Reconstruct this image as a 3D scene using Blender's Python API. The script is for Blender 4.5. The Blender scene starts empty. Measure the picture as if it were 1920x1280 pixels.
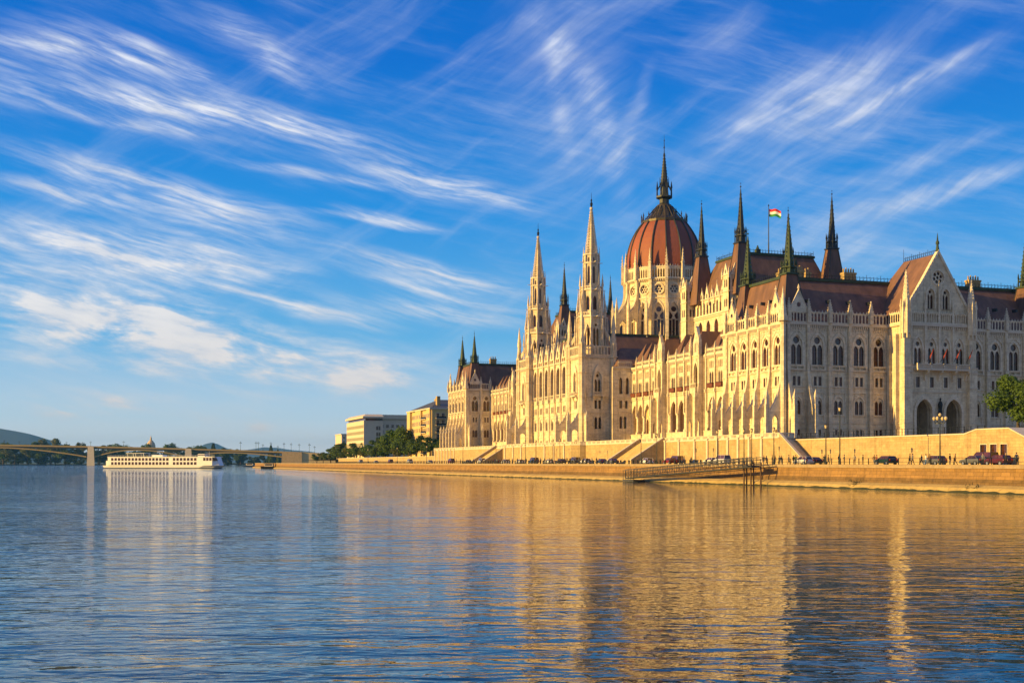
import bpy, math, random
from mathutils import Vector, Matrix
from mathutils.geometry import tessellate_polygon
R=math.radians; PI=math.pi
sc=bpy.context.scene; COL=sc.collection
rnd=random.Random(7)
# ---------------------------------------------------------------- camera, sky, sun, exposure
CX,CY,CZ=-130.,-215.,4.; YAW=R(18.27); F=2226.; HZ=867.
cd=bpy.data.cameras.new('camera'); cam=bpy.data.objects.new('camera',cd); COL.objects.link(cam)
cam.location=(CX,CY,CZ); cam.rotation_euler=(R(90),0,-YAW)
cd.sensor_width=36; cd.lens=36*F/1920; cd.shift_y=(HZ-640)/1920; cd.clip_start=.5; cd.clip_end=30000
sc.camera=cam
sc.view_settings.view_transform='Standard'; sc.view_settings.look='None'; sc.view_settings.exposure=.72; sc.view_settings.gamma=1
SUN_BEAR=271.5; SUN_EL=13.
ld=bpy.data.lights.new('sun','SUN'); ld.energy=5.0; ld.angle=R(.5); ld.color=(1,.635,.165)
so=bpy.data.objects.new('sun',ld); COL.objects.link(so)
sd=Vector((math.sin(R(SUN_BEAR))*math.cos(R(SUN_EL)),math.cos(R(SUN_BEAR))*math.cos(R(SUN_EL)),math.sin(R(SUN_EL))))
so.rotation_euler=sd.to_track_quat('Z','Y').to_euler()

class NT:                                            # tiny node-tree builder
    def __init__(s,nt): s.nt=nt; s.N=nt.nodes; s.L=nt.links; s.N.clear()
    def n(s,t,**k):
        o=s.N.new(t); ins=k.pop('i',{})
        for a,b in k.items(): setattr(o,a,b)
        for a,b in ins.items():
            if isinstance(b,bpy.types.NodeSocket): s.L.new(b,o.inputs[a])
            elif b is not None: o.inputs[a].default_value=b
        return o
    def m(s,op,a,b=None,c=None,clamp=False):
        i={0:a}
        if b is not None: i[1]=b
        if c is not None: i[2]=c
        return s.n('ShaderNodeMath',operation=op,use_clamp=clamp,i=i).outputs[0]
    def mix(s,f,a,b,bt='MIX'):
        o=s.n('ShaderNodeMix',data_type='RGBA',blend_type=bt); 
        for k,v in ((0,f),(6,a),(7,b)):
            if isinstance(v,bpy.types.NodeSocket): s.L.new(v,o.inputs[k])
            else: o.inputs[k].default_value=v if k==0 else (*v,1)
        return o.outputs[2]
    def ramp(s,f,pts,interp='LINEAR'):
        o=s.n('ShaderNodeValToRGB',i={0:f}); cr=o.color_ramp; cr.interpolation=interp
        while len(cr.elements)<len(pts): cr.elements.new(.5)
        for e,(p,c) in zip(cr.elements,pts): e.position=p; e.color=(*c,1) if len(c)==3 else c
        return o.outputs[0]
    def noise(s,v,scale,detail=4,rough=.55,dist=0):
        return s.n('ShaderNodeTexNoise',i={'Vector':v,'Scale':scale,'Detail':detail,'Roughness':rough,'Distortion':dist}).outputs[0]

wd=bpy.data.worlds.new('World'); sc.world=wd; wd.use_nodes=True
def build_world():
    t=NT(wd.node_tree)
    tc=t.n('ShaderNodeTexCoord').outputs['Generated']
    xyz=t.n('ShaderNodeSeparateXYZ',i={0:tc}).outputs
    sky=t.n('ShaderNodeTexSky',sky_type='NISHITA',sun_disc=False,sun_elevation=R(SUN_EL),sun_rotation=R(SUN_BEAR),air_density=1.0,dust_density=.6,ozone_density=4.0)
    az=t.m('MULTIPLY',t.m('ARCTAN2',xyz[0],xyz[1]),180/PI)
    el=t.m('MULTIPLY',t.m('ARCSINE',xyz[2]),180/PI)
    c=t.n('ShaderNodeCombineXYZ',i={0:az,1:el,2:0.}).outputs[0]
    w1=t.n('ShaderNodeTexNoise',i={'Vector':c,'Scale':.13,'Detail':2.5,'Roughness':.5}).outputs[1]
    wv=t.n('ShaderNodeVectorMath',operation='MULTIPLY_ADD',i={0:w1,1:(2.4,1.2,0),2:c}).outputs[0]
    wv=t.n('ShaderNodeVectorMath',operation='ADD',i={0:wv,1:(-1.2,-.6,0)}).outputs[0]
    def ae(px,py):
        a=math.atan((px-960)/F); return math.degrees(YAW+a), math.degrees(math.atan((HZ-py)/F*math.cos(a)))
    def fib(ang,sx,sy,lo,hi,seed=0,det=8.):
        v=t.n('ShaderNodeVectorRotate',rotation_type='Z_AXIS',i={'Vector':wv,'Angle':-ang}).outputs[0]
        v=t.n('ShaderNodeVectorMath',operation='MULTIPLY',i={0:v,1:(sx,sy,1)}).outputs[0]
        v=t.n('ShaderNodeVectorMath',operation='ADD',i={0:v,1:(seed,seed*1.7,seed)}).outputs[0]
        f=t.n('ShaderNodeTexNoise',i={'Vector':v,'Scale':1.,'Detail':det,'Roughness':.60,'Distortion':.12}).outputs[0]
        return t.n('ShaderNodeMapRange',interpolation_type='SMOOTHSTEP',i={0:f,1:lo,2:hi}).outputs[0]
    def group(L):
        acc=None
        for x1,y1,x2,y2,wpx,amp in L:
            a1,e1=ae(x1,y1);a2,e2=ae(x2,y2)
            ln=math.hypot(a2-a1,e2-e1)/2; ang=math.atan2(e2-e1,a2-a1)
            mp=t.n('ShaderNodeMapping',vector_type='TEXTURE',i={'Vector':wv,'Location':((a1+a2)/2,(e1+e2)/2,0),'Rotation':(0,0,ang),'Scale':(ln*1.35,wpx*.0257*1.7,1)}).outputs[0]
            d=t.n('ShaderNodeVectorMath',operation='LENGTH',i={0:mp}).outputs['Value']
            g=t.n('ShaderNodeMapRange',interpolation_type='SMOOTHSTEP',i={0:d,1:1.,2:.0,3:0.,4:amp}).outputs[0]
            acc=g if acc is None else t.m('ADD',acc,g)
        return acc
    GL=[(0,35,430,150,26,.6),(-60,165,480,215,24,.8),(480,210,1000,390,34,.6),(120,150,650,240,30,.6),(0,270,450,400,28,1.1),(200,330,620,440,30,.7),
        (-80,430,560,520,50,1.1),(640,470,980,550,20,1.1),(480,560,740,620,16,.7),(380,0,600,180,26,.6),(600,385,850,430,10,.8),(690,310,1000,380,18,.7),
        (-200,110,300,120,40,.4),(0,640,200,600,20,.3),(-300,480,0,540,60,.9),(560,560,980,600,26,.45)]
    GL+=[(-60,60,300,130,12,.9),(60,200,420,262,10,.8),(300,190,700,262,14,.8),(420,300,760,352,9,.7),(-40,330,260,392,16,.9),(230,400,600,468,12,.8),(620,500,1000,590,9,.7),(-60,500,300,560,22,.9),(300,505,640,600,14,.7),(820,330,1010,395,10,1.),(560,395,840,432,7,.9),(200,60,420,160,12,.6),(700,560,1000,610,14,.6)]
    GC=[(-100,540,480,625,52,1.4),(-100,620,560,690,40,.8),(300,700,880,740,24,.6),(-60,740,420,760,22,.35),(-60,665,360,700,10,.5),(300,655,560,690,12,.6),(-60,430,540,515,34,1.3),(200,600,620,665,44,1.3),(420,650,860,715,38,1.1),(-20,590,260,610,34,1.1),(590,700,780,725,22,.7),(325,778,400,776,15,1.3),(445,800,512,796,12,1.2),(60,776,150,770,12,1.),(180,745,260,750,10,.6),(0,770,300,765,26,.4),(90,770,140,772,10,.5)]
    GR=[(1280,300,1760,40,44,.5),(1350,350,1900,60,36,.4),(1560,410,1960,300,18,1.),(1100,120,1180,420,26,.35),(960,0,1130,200,30,.5),(950,250,1200,150,190,.35),(1500,520,1700,440,40,.3),(1400,200,1650,120,60,.4),(1500,250,1860,70,10,.8),(1330,270,1560,150,9,.7),(1620,330,1900,230,14,.5),(1150,330,1230,120,14,.4),(1020,60,1060,300,16,.35),(1290,100,1420,20,30,.4)]
    fine=t.m('MULTIPLY_ADD',fib(R(-14),.34,3.0,.28,.66,5.,9.),.75,.25); fineR=t.m('MULTIPLY_ADD',fib(R(34),.22,1.9,.28,.66,55.,9.),.5,.5)
    A=t.m('MULTIPLY',t.m('MULTIPLY',group(GL),t.m('MULTIPLY_ADD',fib(R(-13),.15,1.3,.34,.64,3.),.92,.08)),fine)
    B=t.m('MULTIPLY',t.m('MULTIPLY',group(GC),fib(R(-9),.17,.62,.37,.66,9.)),t.m('MULTIPLY_ADD',fine,.45,.6))
    C=t.m('MULTIPLY',t.m('MULTIPLY',group(GR),fineR),t.m('MULTIPLY_ADD',fib(R(33),.16,.8,.32,.70,17.),.8,.2))
    V=t.m('MULTIPLY',t.m('MULTIPLY',fib(R(-15),.05,.30,.44,.70,31.),fine),.24)     # thin overall veil
    V2=t.m('MULTIPLY',t.m('MULTIPLY',fib(R(30),.05,.3,.50,.72,47.),fineR),.22)
    bn=fib(R(-9),.35,1.3,.35,.62,71.,7.); B=t.m('MULTIPLY',B,t.m('MULTIPLY_ADD',bn,.6,.5))
    dens=t.m('ADD',t.m('ADD',A,B),t.m('ADD',C,t.m('ADD',V,V2)),clamp=True)
    # overall haze near the horizon
    hz=t.n('ShaderNodeMapRange',interpolation_type='SMOOTHSTEP',i={0:el,1:11.,2:-1.,3:0.,4:1.}).outputs[0]
    grad=t.ramp(t.m('DIVIDE',el,30.,clamp=True),[(0,(8.6,8.2,7.8)),(.07,(4.6,6.0,7.0)),(.2,(1.0,3.7,6.6)),(.40,(.12,2.3,6.2)),(.62,(.0,1.3,5.2)),(1,(.0,.8,3.8))])
    sk=t.mix(.96,sky.outputs[0],grad)
    cc=t.ramp(t.m('DIVIDE',el,24.,clamp=True),[(0,(6.6,5.6,5.0)),(.3,(7.6,7.2,6.9)),(1,(7.4,7.9,8.8))])
    cc=t.mix(t.m('MULTIPLY',t.m('SUBTRACT',1.,bn),.55),cc,(4.6,5.0,5.8))
    k=t.mix(t.m('MULTIPLY',dens,.88),sk,cc)
    # sky behind the camera blends to a fill colour added for the shaded facade
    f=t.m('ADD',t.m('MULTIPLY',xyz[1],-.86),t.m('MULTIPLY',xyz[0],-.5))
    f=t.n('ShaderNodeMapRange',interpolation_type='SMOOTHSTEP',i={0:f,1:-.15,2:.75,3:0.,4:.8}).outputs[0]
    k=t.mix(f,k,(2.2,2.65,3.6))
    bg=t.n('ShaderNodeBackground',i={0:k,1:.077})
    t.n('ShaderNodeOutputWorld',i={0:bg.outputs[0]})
build_world()

# ---------------------------------------------------------------- materials
def mat(name,col,rough=.8,metal=0.,spec=.5,var=.15,vs=.5,bump=0.,bs=3.,emit=None,alpha=None,stretch=None,col2=None):
    m=bpy.data.materials.new(name); m.use_nodes=True; t=NT(m.node_tree)
    p=t.n('ShaderNodeNewGeometry').outputs['Position']
    if stretch: p=t.n('ShaderNodeVectorMath',operation='MULTIPLY',i={0:p,1:stretch}).outputs[0]
    f=t.noise(p,vs,6.,.6)
    f=t.n('ShaderNodeMapRange',i={0:f,1:.3,2:.7}).outputs[0]
    c2=col2 or tuple(c*(1+var) for c in col); c1=col if col2 else tuple(c*(1-var) for c in col)
    b=t.n('ShaderNodeBsdfPrincipled',i={'Base Color':t.mix(f,c1,c2),'Roughness':rough,'Metallic':metal,'Specular IOR Level':spec})
    if bump:
        h=t.noise(p,bs,5.,.65)
        t.L.new(t.n('ShaderNodeBump',i={'Height':h,'Strength':1.,'Distance':bump}).outputs[0],b.inputs['Normal'])
    t.n('ShaderNodeOutputMaterial',i={0:b.outputs[0]})
    return m
def stone(name,col,brick=(1.2,.5),mortar=.10,dirt=.35,carve=.05,rough=.85,var=.08,tint=None,streak=.25):
    m=bpy.data.materials.new(name); m.use_nodes=True; t=NT(m.node_tree)
    g=t.n('ShaderNodeNewGeometry'); P=g.outputs['Position']; xyz=t.n('ShaderNodeSeparateXYZ',i={0:P}).outputs
    h=t.m('ADD',xyz[0],xyz[1]); uv=t.n('ShaderNodeCombineXYZ',i={0:h,1:xyz[2],2:0.}).outputs[0]
    bt=t.n('ShaderNodeTexBrick',i={'Vector':uv,'Scale':1.,'Mortar Size':.02,'Mortar Smooth':.3,'Brick Width':brick[0],'Row Height':brick[1],'Bias':0.,
        'Color1':(*[c*(1-var) for c in col],1),'Color2':(*[c*(1+var) for c in col],1),'Mortar':(*[c*(1-mortar*2) for c in col],1)})
    n1=t.noise(P,.55,6.,.65); n2=t.noise(P,2.6,4.,.65)
    sv=t.n('ShaderNodeVectorMath',operation='MULTIPLY',i={0:P,1:(1.6,1.6,.12)}).outputs[0]
    n3=t.n('ShaderNodeMapRange',i={0:t.noise(sv,1.,4.,.6),1:.50,2:.75,3:0.,4:streak}).outputs[0]
    d=t.n('ShaderNodeMapRange',i={0:n1,1:.45,2:.75,3:0.,4:dirt}).outputs[0]
    tn=tint or (col[0]*.55,col[1]*.5,col[2]*.45)
    c=t.mix(d,bt.outputs[0],tn); c=t.mix(n3,c,tuple(x*.5 for x in tn))
    c=t.mix(t.n('ShaderNodeMapRange',i={0:n2,1:.35,2:.65,3:0.,4:.38}).outputs[0],c,tuple(min(1,x*1.22) for x in col))
    b=t.n('ShaderNodeBsdfPrincipled',i={'Base Color':c,'Roughness':rough,'Specular IOR Level':.3})
    hh=t.m('ADD',t.m('MULTIPLY',t.noise(P,1.7,3.,.7),1.),t.m('MULTIPLY',bt.outputs[1],-.25))
    t.L.new(t.n('ShaderNodeBump',i={'Height':hh,'Strength':.8,'Distance':carve}).outputs[0],b.inputs['Normal'])
    t.n('ShaderNodeOutputMaterial',i={0:b.outputs[0]})
    return m
def water_mat():
    m=bpy.data.materials.new('river_water'); m.use_nodes=True; t=NT(m.node_tree)
    P=t.n('ShaderNodeNewGeometry').outputs['Position']
    P=t.n('ShaderNodeVectorRotate',rotation_type='Z_AXIS',i={'Vector':P,'Angle':YAW}).outputs[0]
    def nz(sx,sy,det,rough,dist=0.):
        v=t.n('ShaderNodeVectorMath',operation='MULTIPLY',i={0:P,1:(sx,sy,1)}).outputs[0]
        return t.n('ShaderNodeTexNoise',i={'Vector':v,'Scale':1.,'Detail':det,'Roughness':rough,'Distortion':dist}).outputs[0]
    a=nz(1.1,2.3,2.5,.5,.6); b=nz(.34,.8,2.,.5,.4); c=nz(.07,.13,2.,.5)
    h=t.m('ADD',t.m('MULTIPLY',a,WA[0]),t.m('ADD',t.m('MULTIPLY',b,WA[1]),t.m('MULTIPLY',c,WA[2])))
    g=nz(.012,.03,3.,.6)                                            # calmer and rougher patches
    k=t.n('ShaderNodeMapRange',i={0:g,1:.3,2:.7,3:.7,4:1.35}).outputs[0]
    X=t.n('ShaderNodeSeparateXYZ',i={0:t.n('ShaderNodeNewGeometry').outputs['Position']}).outputs[0]
    Y=t.n('ShaderNodeSeparateXYZ',i={0:t.n('ShaderNodeNewGeometry').outputs['Position']}).outputs[1]
    xf=t.n('ShaderNodeMapRange',interpolation_type='SMOOTHSTEP',i={0:X,1:-126.,2:-98.,3:4.0,4:.0}).outputs[0]; yf=t.n('ShaderNodeMapRange',interpolation_type='SMOOTHSTEP',i={0:Y,1:-185.,2:-110.}).outputs[0]
    x2=t.n('ShaderNodeMapRange',interpolation_type='SMOOTHSTEP',i={0:X,1:-129.,2:-117.,3:1.1,4:.0}).outputs[0]; x3=t.m('MULTIPLY',t.n('ShaderNodeMapRange',interpolation_type='SMOOTHSTEP',i={0:X,1:-106.,2:-80.,3:3.5,4:.0}).outputs[0],t.n('ShaderNodeMapRange',interpolation_type='SMOOTHSTEP',i={0:Y,1:-60.,2:60.}).outputs[0]); k=t.m('MULTIPLY',k,t.m('ADD',t.m('ADD',x2,x3),t.m('MULTIPLY_ADD',xf,yf,1.08)))   # open river is wind-ruffled, the water under the quay sheltered
    bp=t.n('ShaderNodeBump',i={'Height':t.m('MULTIPLY',h,k),'Strength':1.,'Distance':1.})
    p=t.n('ShaderNodeBsdfPrincipled',i={'Base Color':(.004,.034,.045,1),'Roughness':.03,'IOR':1.365,'Specular IOR Level':.5,'Normal':bp.outputs[0]})
    t.n('ShaderNodeOutputMaterial',i={0:p.outputs[0]}); return m
WA=(.020,.05,.10)
M={}
M['stone']=stone('limestone',(.76,.65,.46),dirt=.75,streak=.6,var=.15,carve=.12,tint=(.33,.23,.13))
M['carved']=stone('carved_limestone',(.80,.69,.51),brick=(.6,.35),carve=.16,dirt=.6,streak=.45,var=.14,tint=(.36,.26,.15))
M['loggia']=stone('loggia_plaster',(.66,.48,.26),carve=.02,dirt=.15)
M['quay']=stone('quay_stone',(.29,.168,.06),brick=(1.6,.55),mortar=.32,dirt=.95,tint=(.20,.12,.055),streak=.85,var=.2,carve=.12)
M['apron']=stone('quay_apron_stone',(.42,.305,.12),brick=(2.4,1.2),mortar=.1,dirt=.8,tint=(.24,.17,.07),streak=.5,var=.12,carve=.15)
M['terr']=stone('terrace_stone',(.50,.365,.18),brick=(1.3,.45),mortar=.12,dirt=.7,tint=(.24,.15,.06),streak=.5,var=.14,carve=.10)
M['cap']=stone('cap_stone',(.64,.55,.42),brick=(2.,.5),carve=.01,dirt=.2)
M['coping']=stone('coping_stone',(.36,.27,.16),brick=(2.,.5),dirt=.5,streak=.4)
M['quay_dark']=stone('stained_quay_stone',(.17,.105,.045),brick=(1.6,.45),mortar=.3,dirt=.9,tint=(.07,.05,.025),streak=.6,var=.25,carve=.15)
M['weed']=mat('waterline_weed',(.03,.035,.015),.95,bump=.05,bs=4)
M['roof']=mat('red_tile_roof',(.11,.058,.042),.75,col2=(.23,.118,.075),vs=.55,stretch=(1,1,.25),bump=.06,bs=4)
M['dome']=mat('dome_red_tile',(.21,.058,.03),.65,col2=(.31,.088,.043),vs=.25,stretch=(1,1,.3),bump=.05,bs=3)
M['lead']=mat('dark_lead',(.035,.04,.04),.5,metal=.3,var=.3)
M['crown']=mat('dome_crown_metal',(.075,.06,.035),.5,metal=.3,var=.3,vs=1.5)
M['cop']=mat('green_copper',(.025,.05,.028),.6,metal=.2,col2=(.06,.085,.035),vs=.8)
M['iron']=mat('dark_iron',(.02,.022,.024),.5,metal=.5)
M['glass']=mat('dark_glass',(.010,.009,.010),.12,spec=.8,col2=(.14,.045,.018),vs=.4)
M['wood']=mat('brown_sash',(.13,.045,.02),.5,var=.3)
M['awn']=mat('rust_red_box',(.15,.04,.02),.7)
M['asph']=mat('asphalt',(.06,.058,.055),.9,var=.2,bump=.01,bs=8)
M['pave']=mat('terrace_paving',(.20,.18,.15),.9,var=.15)
M['grass']=mat('grass',(.06,.09,.03),.95,var=.3)
M['bark']=mat('bark',(.08,.06,.04),.9,bump=.03,bs=8)
M['brick']=mat('chimney_brick',(.42,.30,.13),.85,var=.25,vs=2)
def leafm(name,c):
    m=bpy.data.materials.new(name); m.use_nodes=True; t=NT(m.node_tree)
    P=t.n('ShaderNodeNewGeometry').outputs['Position']; f=t.n('ShaderNodeMapRange',i={0:t.noise(P,.9,3.),1:.3,2:.7}).outputs[0]
    b=t.n('ShaderNodeBsdfPrincipled',i={'Base Color':t.mix(f,tuple(x*.7 for x in c),tuple(x*1.4 for x in c)),'Roughness':.7,'Specular IOR Level':.3})
    tr=t.n('ShaderNodeBsdfTranslucent',i={0:(c[0]*1.3,c[1]*1.4,c[2]*.6,1)})
    t.n('ShaderNodeOutputMaterial',i={0:t.n('ShaderNodeMixShader',i={0:.3,1:b.outputs[0],2:tr.outputs[0]}).outputs[0]}); return m
M['leaf']=leafm('green_leaves',(.08,.135,.02)); M['leafd']=leafm('dark_green_leaves',(.06,.10,.02)); M['leafo']=leafm('olive_leaves',(.11,.12,.03))
M['water']=water_mat()

# ---------------------------------------------------------------- mesh builder
class Fr:                                            # facade frame: u along the wall, v up, d outwards
    def __init__(s,ox,oy,ux,uy,nx,ny): s.a=(ox,oy,ux,uy,nx,ny)
    def __call__(s,u,v,d): o=s.a; return (o[0]+u*o[2]+d*o[4],o[1]+u*o[3]+d*o[5],v)
ID=Fr(0,0,1,0,0,-1)
def west(x): return Fr(x,0,0,1,-1,0)
def south(y): return Fr(0,y,1,0,0,-1)
class MB:
    def __init__(s): s.v=[]; s.f=[]; s.m=[]; s.mats=[]; s.cur=0
    def use(s,k):
        if k not in s.mats: s.mats.append(k)
        s.cur=s.mats.index(k); return s
    def face(s,pts):
        n=len(s.v); s.v+=[tuple(p) for p in pts]; s.f.append(tuple(range(n,n+len(pts)))); s.m.append(s.cur)
    def hexa(s,b,t):
        n=len(s.v); s.v+=[tuple(p) for p in b]+[tuple(p) for p in t]; k=len(b)
        s.f.append(tuple(n+i for i in reversed(range(k)))); s.f.append(tuple(n+k+i for i in range(k)))
        for i in range(k): j=(i+1)%k; s.f.append((n+i,n+j,n+k+j,n+k+i))
        s.m+=[s.cur]*(k+2)
    def box(s,F,u0,u1,v0,v1,d0,d1):
        s.hexa([F(u0,v0,d0),F(u1,v0,d0),F(u1,v0,d1),F(u0,v0,d1)],[F(u0,v1,d0),F(u1,v1,d0),F(u1,v1,d1),F(u0,v1,d1)])
    def bx(s,x0,x1,y0,y1,z0,z1): s.hexa([(x0,y0,z0),(x1,y0,z0),(x1,y1,z0),(x0,y1,z0)],[(x0,y0,z1),(x1,y0,z1),(x1,y1,z1),(x0,y1,z1)])
    def ext(s,F,poly,u0,u1,holes=()):               # (d,v) outline extruded along u
        s._pl([[F(u0,v,d) for d,v in q] for q in (poly,*holes)],[[F(u1,v,d) for d,v in q] for q in (poly,*holes)],[[(d,v) for d,v in q] for q in (poly,*holes)])
    def plate(s,F,outer,holes,d0,d1,back=True):     # (u,v) outline with holes extruded in d
        L=[outer,*holes]
        s._pl([[F(u,v,d0) for u,v in q] for q in L],[[F(u,v,d1) for u,v in q] for q in L],L,back)
    def _pl(s,A,B,L,back=True):
        fl=[p for q in L for p in q]
        tri=tessellate_polygon([[Vector((x,y,0)) for x,y in q] for q in L])
        n=len(s.v); k=len(fl); s.v+=[p for q in A for p in q]+[p for q in B for p in q]
        for a,b,c in tri:
            s.f.append((n+a,n+b,n+c)); s.m.append(s.cur)
            if back: s.f.append((n+k+c,n+k+b,n+k+a)); s.m.append(s.cur)
        o=0
        for q in L:
            for i in range(len(q)):
                j=(i+1)%len(q); s.f.append((n+o+i,n+o+j,n+k+o+j,n+k+o+i)); s.m.append(s.cur)
            o+=len(q)
    def frust(s,x,y,z0,r0,z1,r1,n=8,rot=None):
        rot=PI/n if rot is None else rot
        b=[(x+r0*math.cos(rot+2*PI*i/n),y+r0*math.sin(rot+2*PI*i/n),z0) for i in range(n)]
        if r1<=.001:
            k=len(s.v); s.v+=b+[(x,y,z1)]; 
            for i in range(n): s.f.append((k+i,k+(i+1)%n,k+n)); s.m.append(s.cur)
            s.f.append(tuple(k+i for i in reversed(range(n)))); s.m.append(s.cur)
        else: s.hexa(b,[(x+r1*math.cos(rot+2*PI*i/n),y+r1*math.sin(rot+2*PI*i/n),z1) for i in range(n)])
    def lathe(s,x,y,prof,n=12,rot=None):
        for (r0,z0),(r1,z1) in zip(prof,prof[1:]): s.frust(x,y,z0,max(r0,.002),z1,max(r1,.002),n,rot)
    def tube(s,a,b,r0,r1=None,n=6):
        r1=r0 if r1 is None else r1; a=Vector(a); b=Vector(b); d=(b-a).normalized()
        u=d.orthogonal().normalized(); w=d.cross(u)
        s.hexa([a+(u*math.cos(2*PI*i/n)+w*math.sin(2*PI*i/n))*r0 for i in range(n)],[b+(u*math.cos(2*PI*i/n)+w*math.sin(2*PI*i/n))*r1 for i in range(n)])
    def mesh(s,name):
        me=bpy.data.meshes.new(name); me.from_pydata(s.v,[],s.f)
        for k in s.mats: me.materials.append(M[k])
        me.polygons.foreach_set('material_index',s.m); me.validate(); me.update(); return me
def wloc(o):
    v=Vector((0,0,0)); 
    while o: v+=o.location; o=o.parent
    return v
def link(name,me,parent=None,loc=None,rz=0,label=None,scale=None):   # loc in world space; mesh is in world space when loc is None
    o=bpy.data.objects.new(name,me); COL.objects.link(o)
    L=Vector(loc) if loc is not None else Vector((0,0,0))
    if parent: o.parent=parent; L=L-wloc(parent)
    o.location=L; o.rotation_euler=(0,0,rz)
    if scale: o.scale=scale
    if label: o['label']=label
    return o
def tag(o,label,cat,group=None,kind=None):
    if label: o['label']=label
    if cat: o['category']=cat
    if group: o['group']=group
    if kind: o['kind']=kind
    return o
def thing(name,label,cat,loc=(0,0,0),group=None,rz=0):
    o=bpy.data.objects.new(name,None); COL.objects.link(o); o.location=loc; o.rotation_euler=(0,0,rz); o.empty_display_size=.1
    return tag(o,label,cat,group)
def copy_tree(o,loc=None,rz=None,parent=None):
    c=o.copy(); COL.objects.link(c)
    if parent: c.parent=parent
    if loc is not None: c.location=loc
    if rz is not None: c.rotation_euler=(0,0,rz)
    for ch in list(o.children):
        d=ch.copy(); COL.objects.link(d); d.parent=c
        for g in list(ch.children): e=g.copy(); COL.objects.link(e); e.parent=d
    return c
def struct(name,me,kind='structure'): o=link(name,me); o['kind']=kind; return o
def arch(u,v0,w,vs,va,n=4):                          # pointed-arch outline
    h=w/2; rise=va-vs; Rr=(rise*rise+h*h)/(2*h) if rise>h else h; 
    if rise<=h:
        P=[(h*math.cos(a),rise*math.sin(a)) for a in [PI*i/(2*n) for i in range(2*n+1)]]
    else:
        am=math.acos((Rr-h)/Rr); r=[(Rr*math.cos(am*i/n)-(Rr-h),Rr*math.sin(am*i/n)) for i in range(n+1)]
        P=r+[(-x,y) for x,y in reversed(r[:-1])]
    return [(u-h,v0),(u+h,v0)]+[(u+x,vs+y) for x,y in P]
def circ(u,v,r,n=12): return [(u+r*math.cos(2*PI*i/n),v+r*math.sin(2*PI*i/n)) for i in range(n)]
def rect(u0,u1,v0,v1): return [(u0,v0),(u1,v0),(u1,v1),(u0,v1)]
def grow(poly,c,k): return [(c[0]+(u-c[0])*k,c[1]+(v-c[1])*k) for u,v in poly]
# ---------------------------------------------------------------- river, ground, quay, roads
def sheet(name,pts,z,mt,kind='structure'):
    m=MB().use(mt); m.plate(ID,[(x,y) for x,y in pts],[],0,.0) if 0 else None
    tri=tessellate_polygon([[Vector((x,y,0)) for x,y in pts]]); m.v=[(x,y,z) for x,y in pts]
    for t in tri: m.f.append(tuple(t)); m.m.append(m.cur)
    return struct(name,m.mesh(name),kind)
sheet('river',[(-9000,-4000),(9000,-4000),(9000,14000),(-9000,14000)],0,'water')
sheet('ground',[(-9500,-4500),(9500,-4500),(9500,14500),(-9500,14500)],-4,'grass')
QL=[(-21.5,-400),(-21.5,-140),(-24,-30),(-27.5,80),(-30,170),(-32,340),(-32.5,620),(-33,720),(-12,810),(30,1000),(92,1440),(110,1560),(120,2600)]
def qx(y):
    for (x0,y0),(x1,y1) in zip(QL,QL[1:]):
        if y<=y1: return x0+(x1-x0)*max(0,(y-y0)/(y1-y0))
    return QL[-1][0]
def ribbon(mb,L,prof):
    n=len(mb.v); k=len(prof)
    for x,y in L: mb.v+=[(x+dx,y,z) for dx,z in prof]
    for i in range(len(L)-1):
        for j in range(k-1): a=n+i*k+j; mb.f.append((a,a+1,a+k+1,a+k)); mb.m.append(mb.cur)
def dense(L,step,y0,y1):
    ys=[]; y=y0
    while y<=y1: ys.append(y); y+=step
    return [(qx(y),y) for y in ys]
def jit(L,s): return [(x+rnd.uniform(-s,s),y) for x,y in L]
qw=thing('quay_wall','long weathered ochre stone embankment wall rising from the river along the quay road','wall',(-24,0,0))
m=MB().use('quay'); ribbon(m,dense(QL,20,-400,1560),[(2.12,1.75),(2.12,1.8),(2.25,2.75),(2.25,3.2)]); link('wall',m.mesh('quay_face'),qw)
m=MB().use('quay_dark'); ribbon(m,dense(QL,20,-400,1560),[(1.95,1.0),(2.0,1.72),(2.12,1.75)]); link('stained_course',m.mesh('quay_stained_course'),qw)
m=MB().use('coping'); ribbon(m,dense(QL,20,-400,1560),[(2.25,3.2),(2.05,3.22),(2.05,3.72),(2.75,3.72)]); link('coping',m.mesh('quay_coping'),qw)
m=MB().use('apron'); ribbon(m,dense(QL,20,-400,1560),[(-.1,-.6),(.25,.22),(.5,.62),(1.3,.98),(1.95,1.02)]); link('sloping_apron',m.mesh('quay_apron'),qw)
m=MB().use('weed'); L=[(qx(y),y) for y in [-160+i*.9 for i in range(1000)]]
n0=len(m.v)
for x,y in L: o=rnd.uniform(-.12,.1); h=rnd.uniform(.10,.30)*(1 if y<400 else .7); m.v+=[(x-.25+o,y,-.2),(x-.02+o*.6,y,h),(x+.32,y,h-.06)]
for i in range(len(L)-1):
    for j in range(2): a=n0+i*3+j; m.f.append((a,a+1,a+4,a+3)); m.m.append(m.cur)
w=link('weed_line',m.mesh('weed_line'),qw)
# two small clumps of driftwood and weed on the apron
for yy in (-58,-84):
    m=MB().use('weed')
    for k in range(26): a=(qx(yy)+rnd.uniform(.1,1.3),yy+rnd.uniform(-1.2,1.2),rnd.uniform(.3,1.2)); m.tube(a,(a[0]-rnd.uniform(0,.4),a[1]+rnd.uniform(-.8,.8),a[2]+rnd.uniform(-.1,.5)),.05,.02,4)
    tag(link('driftwood_clump',m.mesh('driftwood'),None),'dark tangle of driftwood on the quay apron, '+('left of the two tangles' if yy==-58 else 'nearest the right edge'),'driftwood')
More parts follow.
